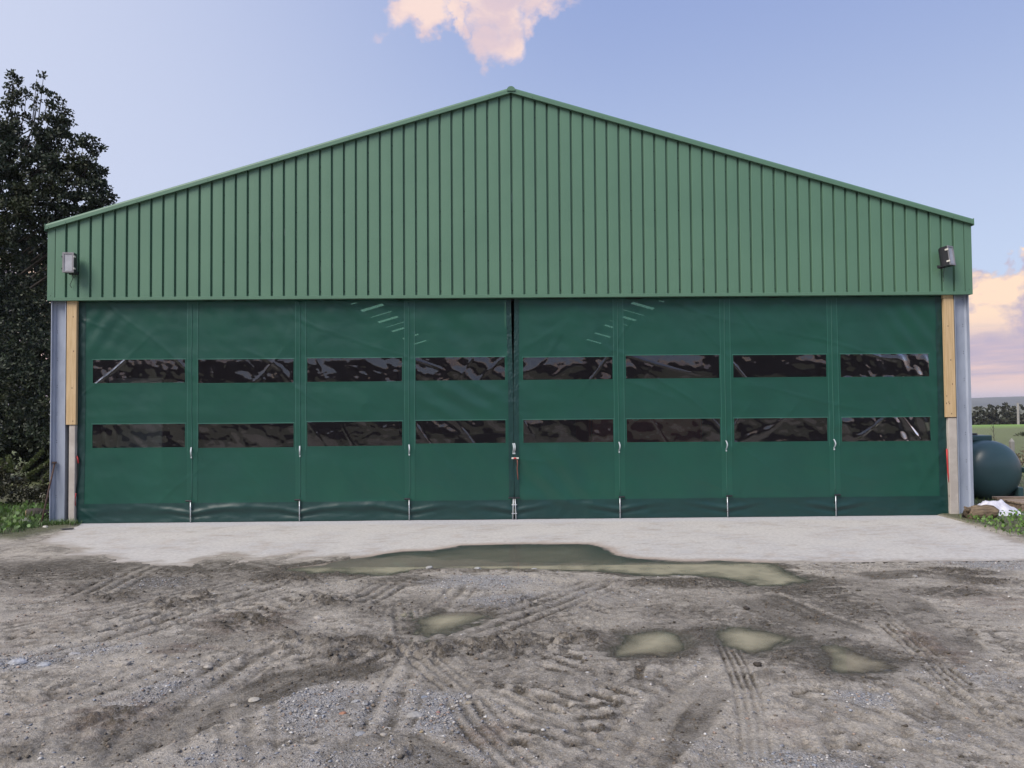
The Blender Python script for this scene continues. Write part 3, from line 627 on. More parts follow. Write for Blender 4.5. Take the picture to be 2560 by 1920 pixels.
# ------------------------------------------------------------------ curtain doors
SEAM = [on_wall(p, 1000, YC)[0] for p in (184, 479.5, 750, 1022.5, 1283.5, 1546, 1813, 2082, 2372)]
WU = [(233,899,463,957),(497,898,734,957),(768,895,1005,954),(1038,893,1262,951),(1307,893,1531,949),(1564,888,1797,946),(1832,887,2066,943),(2100,885,2322,942)]
WLO = [(230,1060,462,1119),(495,1059,734,1119),(768,1054,1006,1115),(1040,1051,1265,1108),(1308,1049,1534,1106),(1567,1047,1802,1105),(1835,1045,2069,1104),(2104,1043,2328,1103)]
ZB, ZT, HEM = .006, ZG-.022, .315
def fold(x, z):
    f = .022*fbm(x*.8, z*.45, 3, 90)+.014*fbm(x*1.7+z*.9, z*1.3, 3, 93)+.0035*perlin(x*1.1+.8*z, z*5.5, 94)+.002*fbm(x*5, z*7, 2, 96)
    for sd_i, (cx_, cz_) in enumerate(((.8, .6), (.75, -.66), (.3, .95))):     # sharp creases
        u_, v_ = x*cx_+z*cz_, -x*cz_+z*cx_; f = f-.0065*sm(1-np.abs(fbm(u_*.9, v_*.22, 2, 170+sd_i)), .955, 1.0)*sm(perlin(x*.5, z*.5, 175+sd_i), -.1, .4)
    for i in range(1, 8):               # gathers at the drop bolts
        dx_ = x-SEAM[i]; q = np.exp(-(dx_/.45)**2); zz = .10+.16*np.abs(dx_)
        f = f-.022*q*np.exp(-((z-zz-.05)/.035)**2)+.016*q*np.exp(-((z-zz+.02)/.03)**2)
    for i in range(0, 4):               # sagging hem on the left
        t = np.clip((x-SEAM[i])/(SEAM[i+1]-SEAM[i]), 0, 1); k = 4*t*(1-t)*((x >= SEAM[i]) & (x < SEAM[i+1]))*(.6, 1, 1.1, .5)[i]
        zz = .08+.06*k+.025*perlin(x*2.3, z*1.5, 101); f = f-.017*k*(1+.8*perlin(x*3.1, z*3, 102))*np.exp(-((z-zz-.10)/.055)**2)+.012*k*np.exp(-((z-zz)/.06)**2)+.003*fbm(x*3, z*6, 3, 103)*sm(z, .38, .25)
    def diag(cx, cz, rx, rz, ang, wl, amp, ph):
        m = np.exp(-((x-cx)/rx)**2-((z-cz)/rz)**2); u = (x-cx)*math.sin(ang)+(z-cz)*math.cos(ang)
        return amp*m*np.sin(2*np.pi*u/wl+ph+1.2*fbm(x, z, 2, 95))
    f = f+diag(SEAM[4]-.8, 2.05, .7, .45, .62, .34, .013, 0)+diag(SEAM[4]+.65, .72, .75, .5, .85, .42, .016, 1)
    f = f+diag(SEAM[4]-1.0, 3.1, .6, .5, .9, .6, .010, 1)+diag(SEAM[8]-.6, 3.05, .5, .5, .95, .30, .014, 2)+diag(SEAM[8]-.45, 1.7, .45, .9, 1.2, .22, .007, 0)
    f = f+diag(SEAM[0]+.45, 3.2, .35, .45, -1.0, .28, .008, 0)+diag(SEAM[2]+.4, 1.0, .8, .5, .3, .6, .006, 0)
    e = np.minimum(np.abs(x-SEAM[0]-.12), np.minimum(np.abs(x-SEAM[8]+.14), np.abs(x-SEAM[4])))
    f = f+.006*perlin(x*17, z*9, 97)*np.exp(-(e/.07)**2)+.010*perlin(x*6, z*5, 98)*sm(z, 3.2, 3.6)
    return f
def sheetgrid(name, xs, zs, off, m, parent, skip=None, extra=None, smooth=True):
    X, Z = np.meshgrid(xs, zs); Y = YC+fold(X, Z)+off
    if extra is not None: Y = Y+extra(X, Z)
    lean = np.where(np.abs(X-SEAM[4]) < .3, (X-SEAM[4])/.3, 0); g = np.sign(lean)*(1-np.abs(lean))
    Xs = X+np.where(np.abs(X-SEAM[4]) < .3, g*.024*sm(Z, 1.9, 3.6)+g*.016*sm(Z, .5, 0), 0); Z = Z+np.clip(.018*perlin(X*4.1, X*0+.5, 105)+.010*perlin(X*11, X*0+.5, 106), -.03, .03)*sm(Z, ZT-.08, ZT)
    F = grid_faces(*X.shape)[:, ::-1]
    if skip is not None:
        xc = X.ravel()[F].mean(1); zc = Z.ravel()[F].mean(1); F = F[~skip(xc, zc)]
    u, inv = np.unique(F, return_inverse=True)
    V = np.stack([Xs, Y, Z], -1).reshape(-1, 3)[u]
    return np_mesh(name, V, inv.reshape(-1, 4), m, parent, smooth)
def ticks(a, b, st, extra=()):
    q = list(np.linspace(a, b, max(2, int(round((b-a)/st))+1)))
    for e in extra:
        k = min(range(len(q)), key=lambda j: abs(q[j]-e)); q[k] = e
    return np.array(sorted(q))
doors = [thing('sheet_curtain', (0, 0, 0), 'green sheet curtain closing the shed left of the centre gap, four panels with clear windows', 'curtain', 'curtain doors closing the shed'),
         thing('sheet_curtain', (0, 0, 0), 'green sheet curtain closing the shed right of the centre gap, four panels with clear windows', 'curtain', 'curtain doors closing the shed')]
for i in range(8):
    D = doors[i//4]; a, b = SEAM[i], SEAM[i+1]; rects = []
    for r in (WU[i], WLO[i]):
        x0, zt_ = on_wall(r[0], r[1], YC); x1, zb_ = on_wall(r[2], r[3], YC)
        zt_ = (zt_+on_wall(r[2], r[1], YC)[1])/2; zb_ = (zb_+on_wall(r[0], r[3], YC)[1])/2; rects.append([x0, zb_, x1, zt_])
    for k in (0, 2): rects[0][k] = rects[1][k] = (rects[0][k]+rects[1][k])/2
    g = .003 if i in (3,) else 0; h_ = .003 if i == 4 else 0
    xs = ticks(a+h_, b-g, .03, (rects[0][0], rects[0][2])); zs = ticks(ZB, ZT, .03, (rects[0][1], rects[0][3], rects[1][1], rects[1][3]))
    def skip(x, z, rects=rects):
        m = np.zeros(x.shape, bool)
        for r in rects: m |= (x > r[0]) & (x < r[2]) & (z > r[1]) & (z < r[3])
        return m
    P = sheetgrid('curtain_panel', xs, zs, 0, CURT, D, skip)
    for j, r in enumerate(rects):
        seed = 110+i*2+j; st = 1.0 if j == 0 else .62
        BU, BF, WR, VS = ((.0035, 1.2, .4, .0035), (.0035, .9, .4, .0), (.0030, 1.2, .6, .0004), (.0030, .8, .25, .0008), (.0085, .8, .3, .0), (.0075, .7, .15, .0), (.0080, .75, .2, .0), (.0050, 1.0, .35, .0048))[i]
        def rip(X, Z, r=r, seed=seed, st=st, BU=BU, BF=BF, WR=WR, VS=VS):
            tz = (Z-r[1])/(r[3]-r[1]); e = np.clip(np.minimum(np.minimum(X-r[0], r[2]-X)/.05, np.minimum(Z-r[1], r[3]-Z)/.02), 0, 1)
            bu = -BU*(.35+1.6*perlin(X*BF, X*0+.3, seed))*4*tz*(1-tz)
            p = perlin(X*8, Z*11, seed+1); w = bu-.010*WR*np.maximum(p-.22, 0)**1.5+.0016*WR*perlin(X*5, Z*4, seed+2)
            ed = np.exp(-(np.minimum(tz, 1-tz)/.12)**2); w = w+.0022*WR*perlin(X*13, Z*3, seed+4)*ed
            return (w*st+VS*st*perlin(X*9+(Z-r[1])*3, Z*1.1, seed+3))*e
        sheetgrid('window', ticks(r[0], r[2], .011), ticks(r[1], r[3], .011), .0005, CLEAR, P, None, rip)
        for (xa, xb, za, zb) in ((r[0]-.016, r[2]+.016, r[3], r[3]+.014), (r[0]-.016, r[2]+.016, r[1]-.014, r[1]), (r[0]-.016, r[0], r[1], r[3]), (r[2], r[2]+.016, r[1], r[3])):
            sheetgrid('weld_border', ticks(xa, xb, .03), ticks(za, zb, .03), -.003, CURTW if za > r[1] else CURTS, P)
    sheetgrid('hem_band', ticks(a+h_, b-g, .03), ticks(ZB, HEM, .018), -.005, CURTD, P)
for i in range(0, 9):
    D = doors[0 if i < 4 else 1]; x = SEAM[i]
    if i in (0, 8):
        s = 1 if i == 0 else -1; ab = sorted((x, x+s*.19))
        sheetgrid('side_strip', ticks(ab[0], ab[1], .012), ticks(HEM, ZT-.01, .018), -.005, CURTD, D)
        continue
    if i == 4:
        for D_, ab in ((doors[0], (x-.085, x-.003)), (doors[1], (x+.003, x+.085))):
            sheetgrid('side_strip', ticks(*ab, .0085), ticks(.36, ZT-.01, .014), -.006, CURTD, D_, None, lambda X, Z: .0045*perlin(X*40, Z*26, 99)*sm(Z, 1.2, 2.2))
    else:
        sheetgrid('seam_strip', ticks(x-.075, x+.095, .02), ticks(HEM+.02, ZT-.02, .03), -.004, CURTS, D)
        for e in (-.075, .088): sheetgrid('weld_line', np.array([x+e, x+e+.010]), ticks(1.15, ZT-.03, .04), -.0065, CURTW, D)
        zz = np.linspace(.40, 3.55, 40); yy = YC+fold(np.full(40, x), zz)-.008
        MB().tube(list(zip(x+.004*np.sin(zz*2), yy, zz)), .0055, 6).build('seam_cord', CURTW, D, True)
    for s in ((0,) if i != 4 else (-1, 1)):
        D = doors[0] if (i < 4 or s == -1) else doors[1]; xx = x+s*.026; y0 = YC-.035; hs = -1 if i < 4 else 1; hs = s or hs
        top = xx-s*.012
        bolt = MB().tube([(xx, y0, .0), (top, y0, .34)], .0085, 8).build('drop_bolt', ZINC, D, True)
        b = MB()
        for z in (.10, .24): b.box((xx-s*.005, y0+.008, z), (.045, .03, .014), None, .003)
        b.build('bolt_guide', RUBB if s == 0 else ZINC, bolt)
        MB().box((top+hs*.030, y0-.002, .352), (.105, .028, .026), None, .008).build('bolt_handle', RUBB, bolt)
        xz = x+(.012 if s > 0 else -.012 if s < 0 else 0); z0 = 1.045 if i else 1.0; z0 = on_wall(1000, 1137-(x+7)*.62, YC)[1]
        pts = [(xz-.004+.012*math.sin(t*3.0), YC-.012-.045*math.sin(math.pi*t), z0+.145*t) for t in np.linspace(0, 1, 9)]
        hb = MB()
        for k in range(8):
            p, q = pts[k], pts[k+1]; hb.add([(p[0]-.010, p[1], p[2]), (p[0]+.010, p[1], p[2]), (q[0]+.010, q[1], q[2]), (q[0]-.010, q[1], q[2]), (p[0]-.010, p[1]+.004, p[2]), (p[0]+.010, p[1]+.004, p[2]), (q[0]+.010, q[1]+.004, q[2]), (q[0]-.010, q[1]+.004, q[2])], [(0, 1, 2, 3), (7, 6, 5, 4), (0, 4, 5, 1), (2, 6, 7, 3), (1, 5, 6, 2), (0, 3, 7, 4)])
        hb.box((xz+.002, YC-.014, z0-.02), (.022, .012, .028), None, .003); hb.build('strap_handle', WEBB, D)
# latch and loose webbing at the centre gap
xk, zk = on_wall(1288, 1145.5, YC-.04); lat = thing('ratchet_latch', (xk, YC-.04, zk), 'small white and red latch bridging the gap between the two curtains', 'latch')
under(MB().box((xk, YC-.04, zk), (.118, .018, .026), None, .004).build('latch_plate', WHITEL), lat)
under(MB().box((xk-.004, YC-.052, zk), (.046, .018, .024), None, .005).build('latch_buckle', REDS), lat)
def strap(name, pts, w, m, root, y):
    b = MB(); P = [on_wall(px, py, y) for px, py in pts]; P = [(p[0], y-.004*(k % 2), p[1]) for k, p in enumerate(P)]
    b.tube(P, w, 6); return under(b.build(name, m, None, True), root)
strap('loose_strap', [(1293, 1149), (1294, 1160), (1293, 1172), (1294, 1185), (1295, 1199)], .009, BRNS, lat, YC-.05)
for pts, blk, lab in ((((192, 1140), (195, 1147), (196, 1158)), ((196, 1158), (194, 1195), (190, 1233)), 'red tension strap hanging beside the pale concrete jamb on the left'), (((2367, 1122), (2368, 1150), (2370, 1180), (2373, 1206)), ((2373, 1206), (2374, 1225), (2373, 1243)), 'red tension strap hanging beside the pale concrete jamb on the right')):
    p0 = on_wall(*pts[0], YC-.03); st = thing('tension_strap', (p0[0], YC-.03, p0[1]), lab, 'strap', 'red tension straps at the door jambs')
    strap('red_webbing', pts, .013, REDS, st, YC-.03); strap('dark_cord', blk, .006, HOLE, st, YC-.03)
    if pts[0][0] < 500: strap('strap_tail', [(190, 1233), (187, 1248), (188, 1264)], .011, REDS, st, YC-.045)

# ------------------------------------------------------------------ floodlights
def floodlight(px, py, yw, tilt, label, sw):
    x, z = on_wall(px, py, -.20); root = thing('floodlight', (x, -.20, z), label, 'floodlight', 'floodlights on the gable corners')
    root.rotation_euler = (R(tilt), 0, R(yw)); w, h = .165, .315
    b = MB(); pf = [(-w/2, -h/2), (w/2, -h/2), (w/2, h/2), (-w/2, h/2)]
    rings = [(1.0, -.02), (1.0, .06), (.96, .095), (.78, .13), (.6, .138)]; v = []; f = []
    for sc_, y in rings: v += [(p*sc_, y, q*(sc_*.55+.45)) for p, q in pf]
    for r_ in range(4):
        for k in range(4): j = (k+1) % 4; f.append((r_*4+k, r_*4+j, r_*4+4+j, r_*4+4+k))
    f += [(3, 2, 1, 0), (16, 17, 18, 19)]
    for zz in (-.07, 0, .07): b.box((0, .07, zz), (w*.92, .035, .010))
    b.add(v, f).build('housing', RUBB, root)
    r = MB(); t = .022
    for c, d in (((0, -.028, h/2-t/2), (w+.008, .016, t+.006)), ((0, -.028, -h/2+t/2), (w+.008, .016, t+.006)), ((-w/2+t/2, -.028, 0), (t+.006, .016, h-2*t)), ((w/2-t/2, -.028, 0), (t+.006, .016, h-2*t))): r.box(c, d, None, .003)
    r.build('rim', LAMPF, root); MB().box((0, -.024, 0), (w-2*t, .006, h-2*t)).build('lens', LAMPG, root)
    for s in (-1, 1):
        for zz in (-.095, .095):
            if s == sw: MB().box((s*(w/2+.007), -.012, zz), (.012, .055, .028), None, .003).build('clip', WHITEL, root)
            else: MB().box((s*(w/2+.014), -.015, zz), (.02, .024, .028), None, .007).build('hinge', RUBB, root)
    k = MB()
    for s in (-1, 1): k.box((s*(w/2-.02), .135, -h/2+.02), (.012, .10, .03))
    k.box((0, .175, -h/2+.02), (w-.02, .012, .05)).build('bracket', RUBB, root)
    pts = [(0, .10, -h/2+.01), (.0+sw*.02, .11, -h/2-.05), (-.03*sw, .16, -h/2-.12), (-.055*sw, .165, -h/2-.17), (-.03*sw, .17, -h/2-.215)]
    P = [Vector(p) for p in pts]; Q = []
    for i in range(len(P)-1):
        for t_ in (0, .33, .66): Q.append(P[i].lerp(P[i+1], t_))
    MB().tube(Q+[P[-1]], .0045, 6).build('cable', RUBB, root, True)
    return root
floodlight(172.5, 657, 6, 0, 'grey-lensed floodlight on the gable corner beside the tree, facing forward', 1)
floodlight(2374, 640, 33, -7, 'black floodlight on the gable corner above the oil tank, turned outward', -1)

# ------------------------------------------------------------------ things dimly seen inside
t = thing('trailer', (3.1, 5.2, 0), 'red trailer tailboard with a round emblem behind the lower curtain window', 'trailer')
MB().box((0, 0, 1.35), (2.5, .08, 1.1), None, .02).build('tailboard', TRLR, t); MB().box((0, 1.7, .95), (2.3, 3.2, .15), None, .02).build('bed', TRLR, t)
for s in (-1, 1):
    MB().tube([(s*.98, 1.5, .42), (s*1.2, 1.5, .42)], .42, 20).build('wheel', RUBB, t); MB().box((s*1.28, 1.7, 1.4), (.06, 3.2, .9)).build('side_board', TRLR, t)
em = MB(); em.tube([(-.25+.12*math.cos(a), -.05, 1.62+.12*math.sin(a)) for a in np.linspace(0, 2*math.pi, 25)], .014, 6, False); em.tube([(-.29, -.05, 1.57), (-.29, -.05, 1.67), (-.22, -.05, 1.67), (-.22, -.05, 1.57)], .010, 6); em.build('emblem', WHITEL, t)
t = thing('storage_rack', (-6.93, 1.25, 0), 'dark open rack against grey sheeting behind the lower window nearest the tree', 'rack')
MB().box((.12, .30, 1.2), (.95, .04, 2.4)).build('back_sheet', GREYP, t)
for s in (-.2,): MB().box((s, 0, 1.15), (.07, .4, 2.3)).build('upright', RUBB, t)
for z in (.5, 1.0, 1.62, 1.76, 1.90): MB().box((-.02, 0, z), (.30, .4, .05)).build('shelf', RUBB, t)

# ------------------------------------------------------------------ vegetation builders
def leaf_quads(cen, L, Wd, out=None, droop=0.0):
    """one bent rhombus per centre, random or outward facing"""
    n = len(cen); d = rng.normal(size=(n, 3))
    if out is not None: d = d*.75+out
    d[:, 2] -= droop; d /= np.linalg.norm(d, axis=1)[:, None]
    s = np.cross(d, rng.normal(size=(n, 3))); s /= np.linalg.norm(s, axis=1)[:, None]; nrm = np.cross(d, s)
    L = np.asarray(L)*np.ones(n); Wd = np.asarray(Wd)*np.ones(n)
    a = cen-d*L[:, None]/2; b = cen+d*L[:, None]/2; m = nrm*(L*.08)[:, None]; w = s*Wd[:, None]/2; e = d*L[:, None]*.22
    V = np.stack([a, cen-e+m+w, cen+e+m+w*.85, b, cen+e+m-w*.85, cen-e+m-w], 1).reshape(-1, 3)
    return V, np.arange(6*n).reshape(-1, 6)
def foliage(name, cen, L, Wd, m, parent, col=(1, 1, 1), var=.35, out=None, droop=0.0, hue=None):
    V, F = leaf_quads(cen, L, Wd, out, droop); n = len(cen)
    c = np.array(col)[None]*(1+var*(rng.random((n, 1))*2-1))*(1+.18*(rng.random((n, 3))-.5))
    if hue is not None: c = c*hue
    return np_mesh(name, V, F, m, parent, False, np.repeat(c, 6, 0))
def tufts(blobs, per, tr, lpt):
    """clusters of leaves spread through ellipsoids (c, r); returns leaf centres and outward vectors"""
    cs, outs = [], []
    for c, r in blobs:
        c = np.array(c); r = np.array(r); k = max(1, int(per*r[0]*r[2]))
        p = rng.normal(size=(k, 3)); p /= np.linalg.norm(p, axis=1)[:, None]; p *= (rng.random((k, 1))**.45)
        tc_ = c+p*r
        q = rng.normal(size=(k, lpt, 3)); q /= np.linalg.norm(q, axis=2)[..., None]
        rad = tr*(.35+.65*rng.random((k, lpt, 1))); cs.append((tc_[:, None]+q*rad*[1, 1, .8]).reshape(-1, 3)); outs.append((q+[0, 0, .35]).reshape(-1, 3))
    return np.concatenate(cs), np.concatenate(outs)
def blobpx(lst, Y, ky=1.0):
    o = []
    for px, py, r in lst:
        x, z = on_wall(px, py, Y); m = r*(Y-CAM[1])/FPX; o.append(((x, Y+random.uniform(-.5, .5)*m*ky, z), (m, m*ky, m)))
    return o
# the big dark evergreen beside the shed
TY = 4.6
oak = thing('evergreen_tree', (-12.0, TY, 0), 'tall dark broadleaf evergreen towering beside the left corner of the shed', 'tree')
up = [(33,188,13),(35,205,17),(42,232,24),(34,262,26),(30,300,36),(26,335,34),(16,365,42),(-30,330,50),(110,190,8),(92,208,10),(97,222,9),(120,235,14),(128,258,20),(150,245,11),(142,300,30),(165,272,15),(150,330,34),(120,330,40),(100,365,44),(166,352,26),(172,304,20),(85,270,8),(92,244,6),(66,238,9)]
mid = [(60,405,60),(125,410,62),(180,412,40),(212,352,20),(232,362,22),(246,376,14),(222,392,26),(240,420,24),(205,430,44),(254,434,13),(238,462,32),(262,468,12),(252,500,30),(190,490,70),(110,480,80),(20,450,70),(-60,430,90),(60,540,90),(140,560,80),(-20,560,95),(-110,560,110),(225,520,44)]
lowr = [(110,620,80),(30,650,95),(-70,680,110),(120,700,72),(60,760,95),(-40,800,110),(115,800,70),(110,900,75),(20,900,100),(-90,920,110),(115,1000,70),(40,1010,90),(-60,1040,100),(120,1080,60)]
B = blobpx(up, TY, .9)+blobpx(mid, TY, .8); c1, o1 = tufts(B, 165, .13, 30)
c2, o2 = tufts(blobpx(lowr, TY+.2, .7), 90, .18, 17); cc = np.concatenate([c1, c2]); oo = np.concatenate([o1, o2])
keep = cc[:, 0] < -7.75; cc, oo = cc[keep], oo[keep]
hue = np.where(fbm(cc[:, 0]*1.1, cc[:, 2]*1.1, 2, 130)[:, None] > .12, np.array([[1.15, 1.1, .85]]), np.array([[.9, 1, 1.05]]))
foliage('crown', cc, .060+.035*rng.random(len(cc)), .038, LEAF, oak, (1, 1, 1), .4, oo, 0, hue).matrix_parent_inverse = Matrix.Translation(oak.location).inverted()
tk = MB(); base = (-11.9, TY+.2, -.1)
tk.tube([base, (-11.85, TY+.2, 2.0), (-11.7, TY+.1, 4.2), (-11.75, TY, 6.0), (-11.9, TY, 8.2)], [.26, .21, .16, .10, .03], 9)
for px, py, r in up+mid[:14]:
    x, z = on_wall(px, py, TY); h0 = max(1.2, z-1.0-.35*abs(x+11.8)); fr = min(1, h0/8.2); bx = -11.85
    tk.tube([(bx*.55+x*.45, TY, max(h0, z-2.6)), (bx*.16+x*.84+random.uniform(-.08, .08), TY+random.uniform(-.2, .2), z-1.1), (x*.96+bx*.04, TY, z-.5), (x, TY, z+.1)], [.035*(1.1-fr)+.010, .014, .009, .004], 5)
under(tk.build('trunk', BARK, None, True), oak)
bk = thing('evergreen_tree', (-12.6, 8.2, 0), 'black-green tree filling the shade low behind the tall evergreen', 'tree')
bl2 = blobpx([(60,760,80),(-40,760,90),(120,820,70),(40,860,90),(110,930,80),(20,980,100),(-80,960,100),(110,1060,80),(20,1110,90),(-70,1120,90),(120,1160,60),(60,640,70),(-40,640,90),(140,720,50)], 8.0, 1.0)
c3, o3 = tufts(bl2, 110, .25, 20); c3 = c3[c3[:, 0] < -7.8]
foliage('crown', c3, .125, .08, LEAF, bk, (.8, .85, .9), .3).matrix_parent_inverse = Matrix.Translation(bk.location).inverted()
under(MB().tube([(-12.6, 8.2, -.1), (-12.5, 8.2, 1.8), (-12.55, 8.1, 3.6)], [.2, .15, .06], 8).build('trunk', BARK, None, True), bk)
# bramble thicket and thorny sprigs at its foot
br = thing('bramble_bush', (-9.3, 1.7, 0), 'dull brown-green bramble thicket under the dark tree beside the column', 'bush')
c4, o4 = tufts(blobpx([(60,1215,45),(15,1225,60),(105,1225,40),(120,1190,22),(30,1185,35),(90,1250,40),(10,1270,45),(-50,1230,70),(128,1250,22),(60,1270,40)], 1.6, .8), 260, .10, 15); c4 = c4[c4[:, 0] < -7.62]
foliage('leaves', c4, .055, .026, BRAM, br, (.75, .72, .7), .5).matrix_parent_inverse = Matrix.Translation(br.location).inverted()
st = MB(); sc_, so_ = [], []
for p0, p1, p2 in (((42,1195),(60,1165),(90,1130)),((50,1200),(80,1180),(112,1152)),((40,1195),(20,1165),(2,1142)),((35,1190),(0,1175),(-20,1150)),((105,1210),(112,1180),(120,1185)),((60,1200),(75,1190),(80,1205)),((95,1215),(108,1200),(112,1175))):
    W3 = [on_wall(*p, 1.5) for p in (p0, p1, p2)]; P = [(a, 1.5+.1*k, b) for k, (a, b) in enumerate(W3)]
    st.tube(P, [.008, .006, .003], 5)
    for t_ in np.linspace(.25, 1, 60):
        q = np.array(P[0])*(1-t_)**2+2*np.array(P[1])*t_*(1-t_)+np.array(P[2])*t_*t_
        for _ in range(6):
            d = rng.normal(size=3); d /= np.linalg.norm(d); sc_.append(q+d*.03); so_.append(d*1.5)
under(st.build('stems', BARK, None, True), br)
foliage('sprig_leaves', np.array(sc_), .07, .015, BRAM, br, (1.7, 2.0, 1.4), .35, np.array(so_)).matrix_parent_inverse = Matrix.Translation(br.location).inverted()
def blades(name, pts, L, col, lean=.5, wid=.009, m=GRASS):
    n = len(pts); a = rng.random(n)*2*np.pi; d = np.stack([np.cos(a), np.sin(a), np.zeros(n)], 1)*(lean*(.3+rng.random(n)))[:, None]; d[:, 2] = 1
    d /= np.linalg.norm(d, axis=1)[:, None]; L = L*(.5+rng.random(n)); s = np.stack([-np.sin(a), np.cos(a), np.zeros(n)], 1)*wid/2
    b = pts; mid_ = pts+d*(L*.55)[:, None]; tip = pts+d*L[:, None]; tip[:, :2] += d[:, :2]*(L*.5)[:, None]; tip[:, 2] -= L*.10
    V = np.stack([b-s, b+s, mid_+s*.8, mid_-s*.8, tip-s*.1, tip+s*.1], 1).reshape(-1, 3); i = np.arange(n)[:, None]*6
    F = np.concatenate([i+[0, 1, 2, 3], i+[3, 2, 5, 4]]); c = np.array(col)[None]*(1+.35*(rng.random((n, 1))*2-1))*(1+.2*(rng.random((n, 3))-.5))
    return tag(np_mesh(name, V, F, m, None, False, np.repeat(c, 6, 0)), kind='stuff')
def gpts(n, poly, dens=None):
    P = np.array(poly); x = rng.uniform(P[:, 0].min(), P[:, 0].max(), n*3); y = rng.uniform(P[:, 1].min(), P[:, 1].max(), n*3)
    k = poly_sd(x, y, P) > -.06*rng.random(n*3)*2; x, y = x[k][:n], y[k][:n]
    z, _ = ground(x, y); return np.stack([x, y, z-.005], 1)
lg = [(-12, -1.35), (-8.3, -1.3), (-7.6, -1.1), (-7.3, -.75), (-7.55, -.5), (-7.65, .2), (-7.65, 2.2), (-12, 2.2)]
p = gpts(9000, lg); blades('grass', p, np.where(p[:, 1] < -.6, .13, .16), (.72, .74, .75), .7)
p = gpts(1500, lg); leaves_ = p+np.array([0, 0, .05])+rng.random((len(p), 1))*[0, 0, .10]
tag(foliage('weeds', leaves_, .075, .05, GRASS, None, (.8, .9, .7), .4, np.tile([0, 0, .6], (len(p), 1))), kind='stuff')
p = gpts(900, [(-7.5, -.25), (-7.0, -.12), (-6.93, .0), (-7.05, .08), (-7.35, .02), (-7.7, .0), (-7.8, -.5), (-7.4, -.55)]); blades('grass', p, .085, (.7, .75, .7), .9)
rg = [(6.92, -.75), (7.12, -.2), (7.5, .25), (7.9, 4), (20, 12), (20, -3.2), (7.2, -3.3), (6.75, -2.4), (6.75, -1.5)]
p = gpts(16000, rg); p = p[(p[:, 1] < 3) | (rng.random(len(p)) < .5)]; blades('grass', p, .085, (.85, .9, .75), .8)
p = gpts(1500, [(6.95, -.8), (7.5, .1), (9.5, .3), (9.5, -3), (7.0, -3.2), (6.8, -2)]); tag(foliage('weeds', p+np.array([0, 0, .03])+rng.random((len(p), 1))*[0, 0, .06], .05, .034, GRASS, None, (.95, 1.05, .8), .5, np.tile([0, 0, .7], (len(p), 1))), kind='stuff')

# ------------------------------------------------------------------ left corner odds and ends
def rock(name, c, r, col, label, cat, m=STONE, seed=0, group=None, rough=.28, n=2, flat=None):
    me = bpy.data.meshes.new(name); import bmesh
    bm = bmesh.new(); bmesh.ops.create_icosphere(bm, subdivisions=n, radius=1); rr = np.random.default_rng(seed)
    pl = rr.normal(size=(7, 3)); pl /= np.linalg.norm(pl, axis=1)[:, None]; off = .62+.3*rr.random(7)
    for v in bm.verts:
        q = np.array(v.co)
        for a, o in zip(pl, off):
            e = q@a
            if e > o: q = q-a*(e-o)*.9
        q = q*(1+rough*.35*rr.normal()*.35); v.co = q*np.array(r)
    bm.to_mesh(me); bm.free()
    a = me.color_attributes.new('tint', 'FLOAT_COLOR', 'POINT'); a.data.foreach_set('color', np.tile([*col, 1], len(me.vertices)).astype(np.float32))
    o = link(name, me, m); o.location = c; o.rotation_euler = (rr.uniform(-.15, .15), rr.uniform(-.15, .15), rr.uniform(0, 6)); return tag(o, label, cat, group)
def gz(x, y): return float(ground(np.array([x]), np.array([y]))[0][0])
x, y = on_ground(64, 1318, 0, 0); rock('stone', (x, y, .06), (.13, .09, .085), (.22, .24, .19), 'mossy grey stone in the grass at the foot of the bramble thicket', 'stone', seed=3)
x, y = on_ground(114, 1322, 0, 0); rock('stone', (x, y, .02), (.085, .05, .035), (.55, .53, .48), 'chalky white stone lying beside the foot of the left steel column', 'stone', seed=5)
x, y = on_ground(68, 1310, 0, 0)
lg_ = thing('cut_log', (x, y+.25, .1), 'dark cut log end with a pale rim, half hidden in the left grass', 'log')
MB().tube([(-.13, -.05, .03), (.0, 0, .04), (.2, .12, -.02)], [.085, .09, .08], 12).build('bark', BARK, lg_, True); MB().tube([(-.145, -.057, .03), (-.128, -.049, .03)], [.06, .088], 12).build('cut_face', WOOD, lg_)
x0, z0 = on_wall(101, 1316, -.22); x1, z1 = on_wall(137, 1158, .10)
br_ = thing('iron_bar', (x0, -.22, 0), 'rusty iron bar leaning against the left steel column', 'bar')
under(MB().tube([(x0, -.22, -.02), ((x0*.55+x1*.45), -.08, z1*.45-.01), (x1, .10, z1)], [.015, .014, .013], 8).build('shaft', RUST, None, True), br_)
under(MB().box((x1, .09, z1+.01), (.055, .05, .03), None, .006).build('head', RUST), br_)
xa, ya = on_ground(144, 1326, 0, 0); xb, yb = on_ground(180, 1325, 0, 0)
tag(MB().ext([(xa, ya, .006), (xa+.02, ya+.035, .022), (xa, ya+.06, .006)], (0, 0, 0), (xb-xa, yb-ya, .004)).build('rubber_strip', RUBB), 'black rubber strip lying on the slab corner below the left jamb', 'strip')
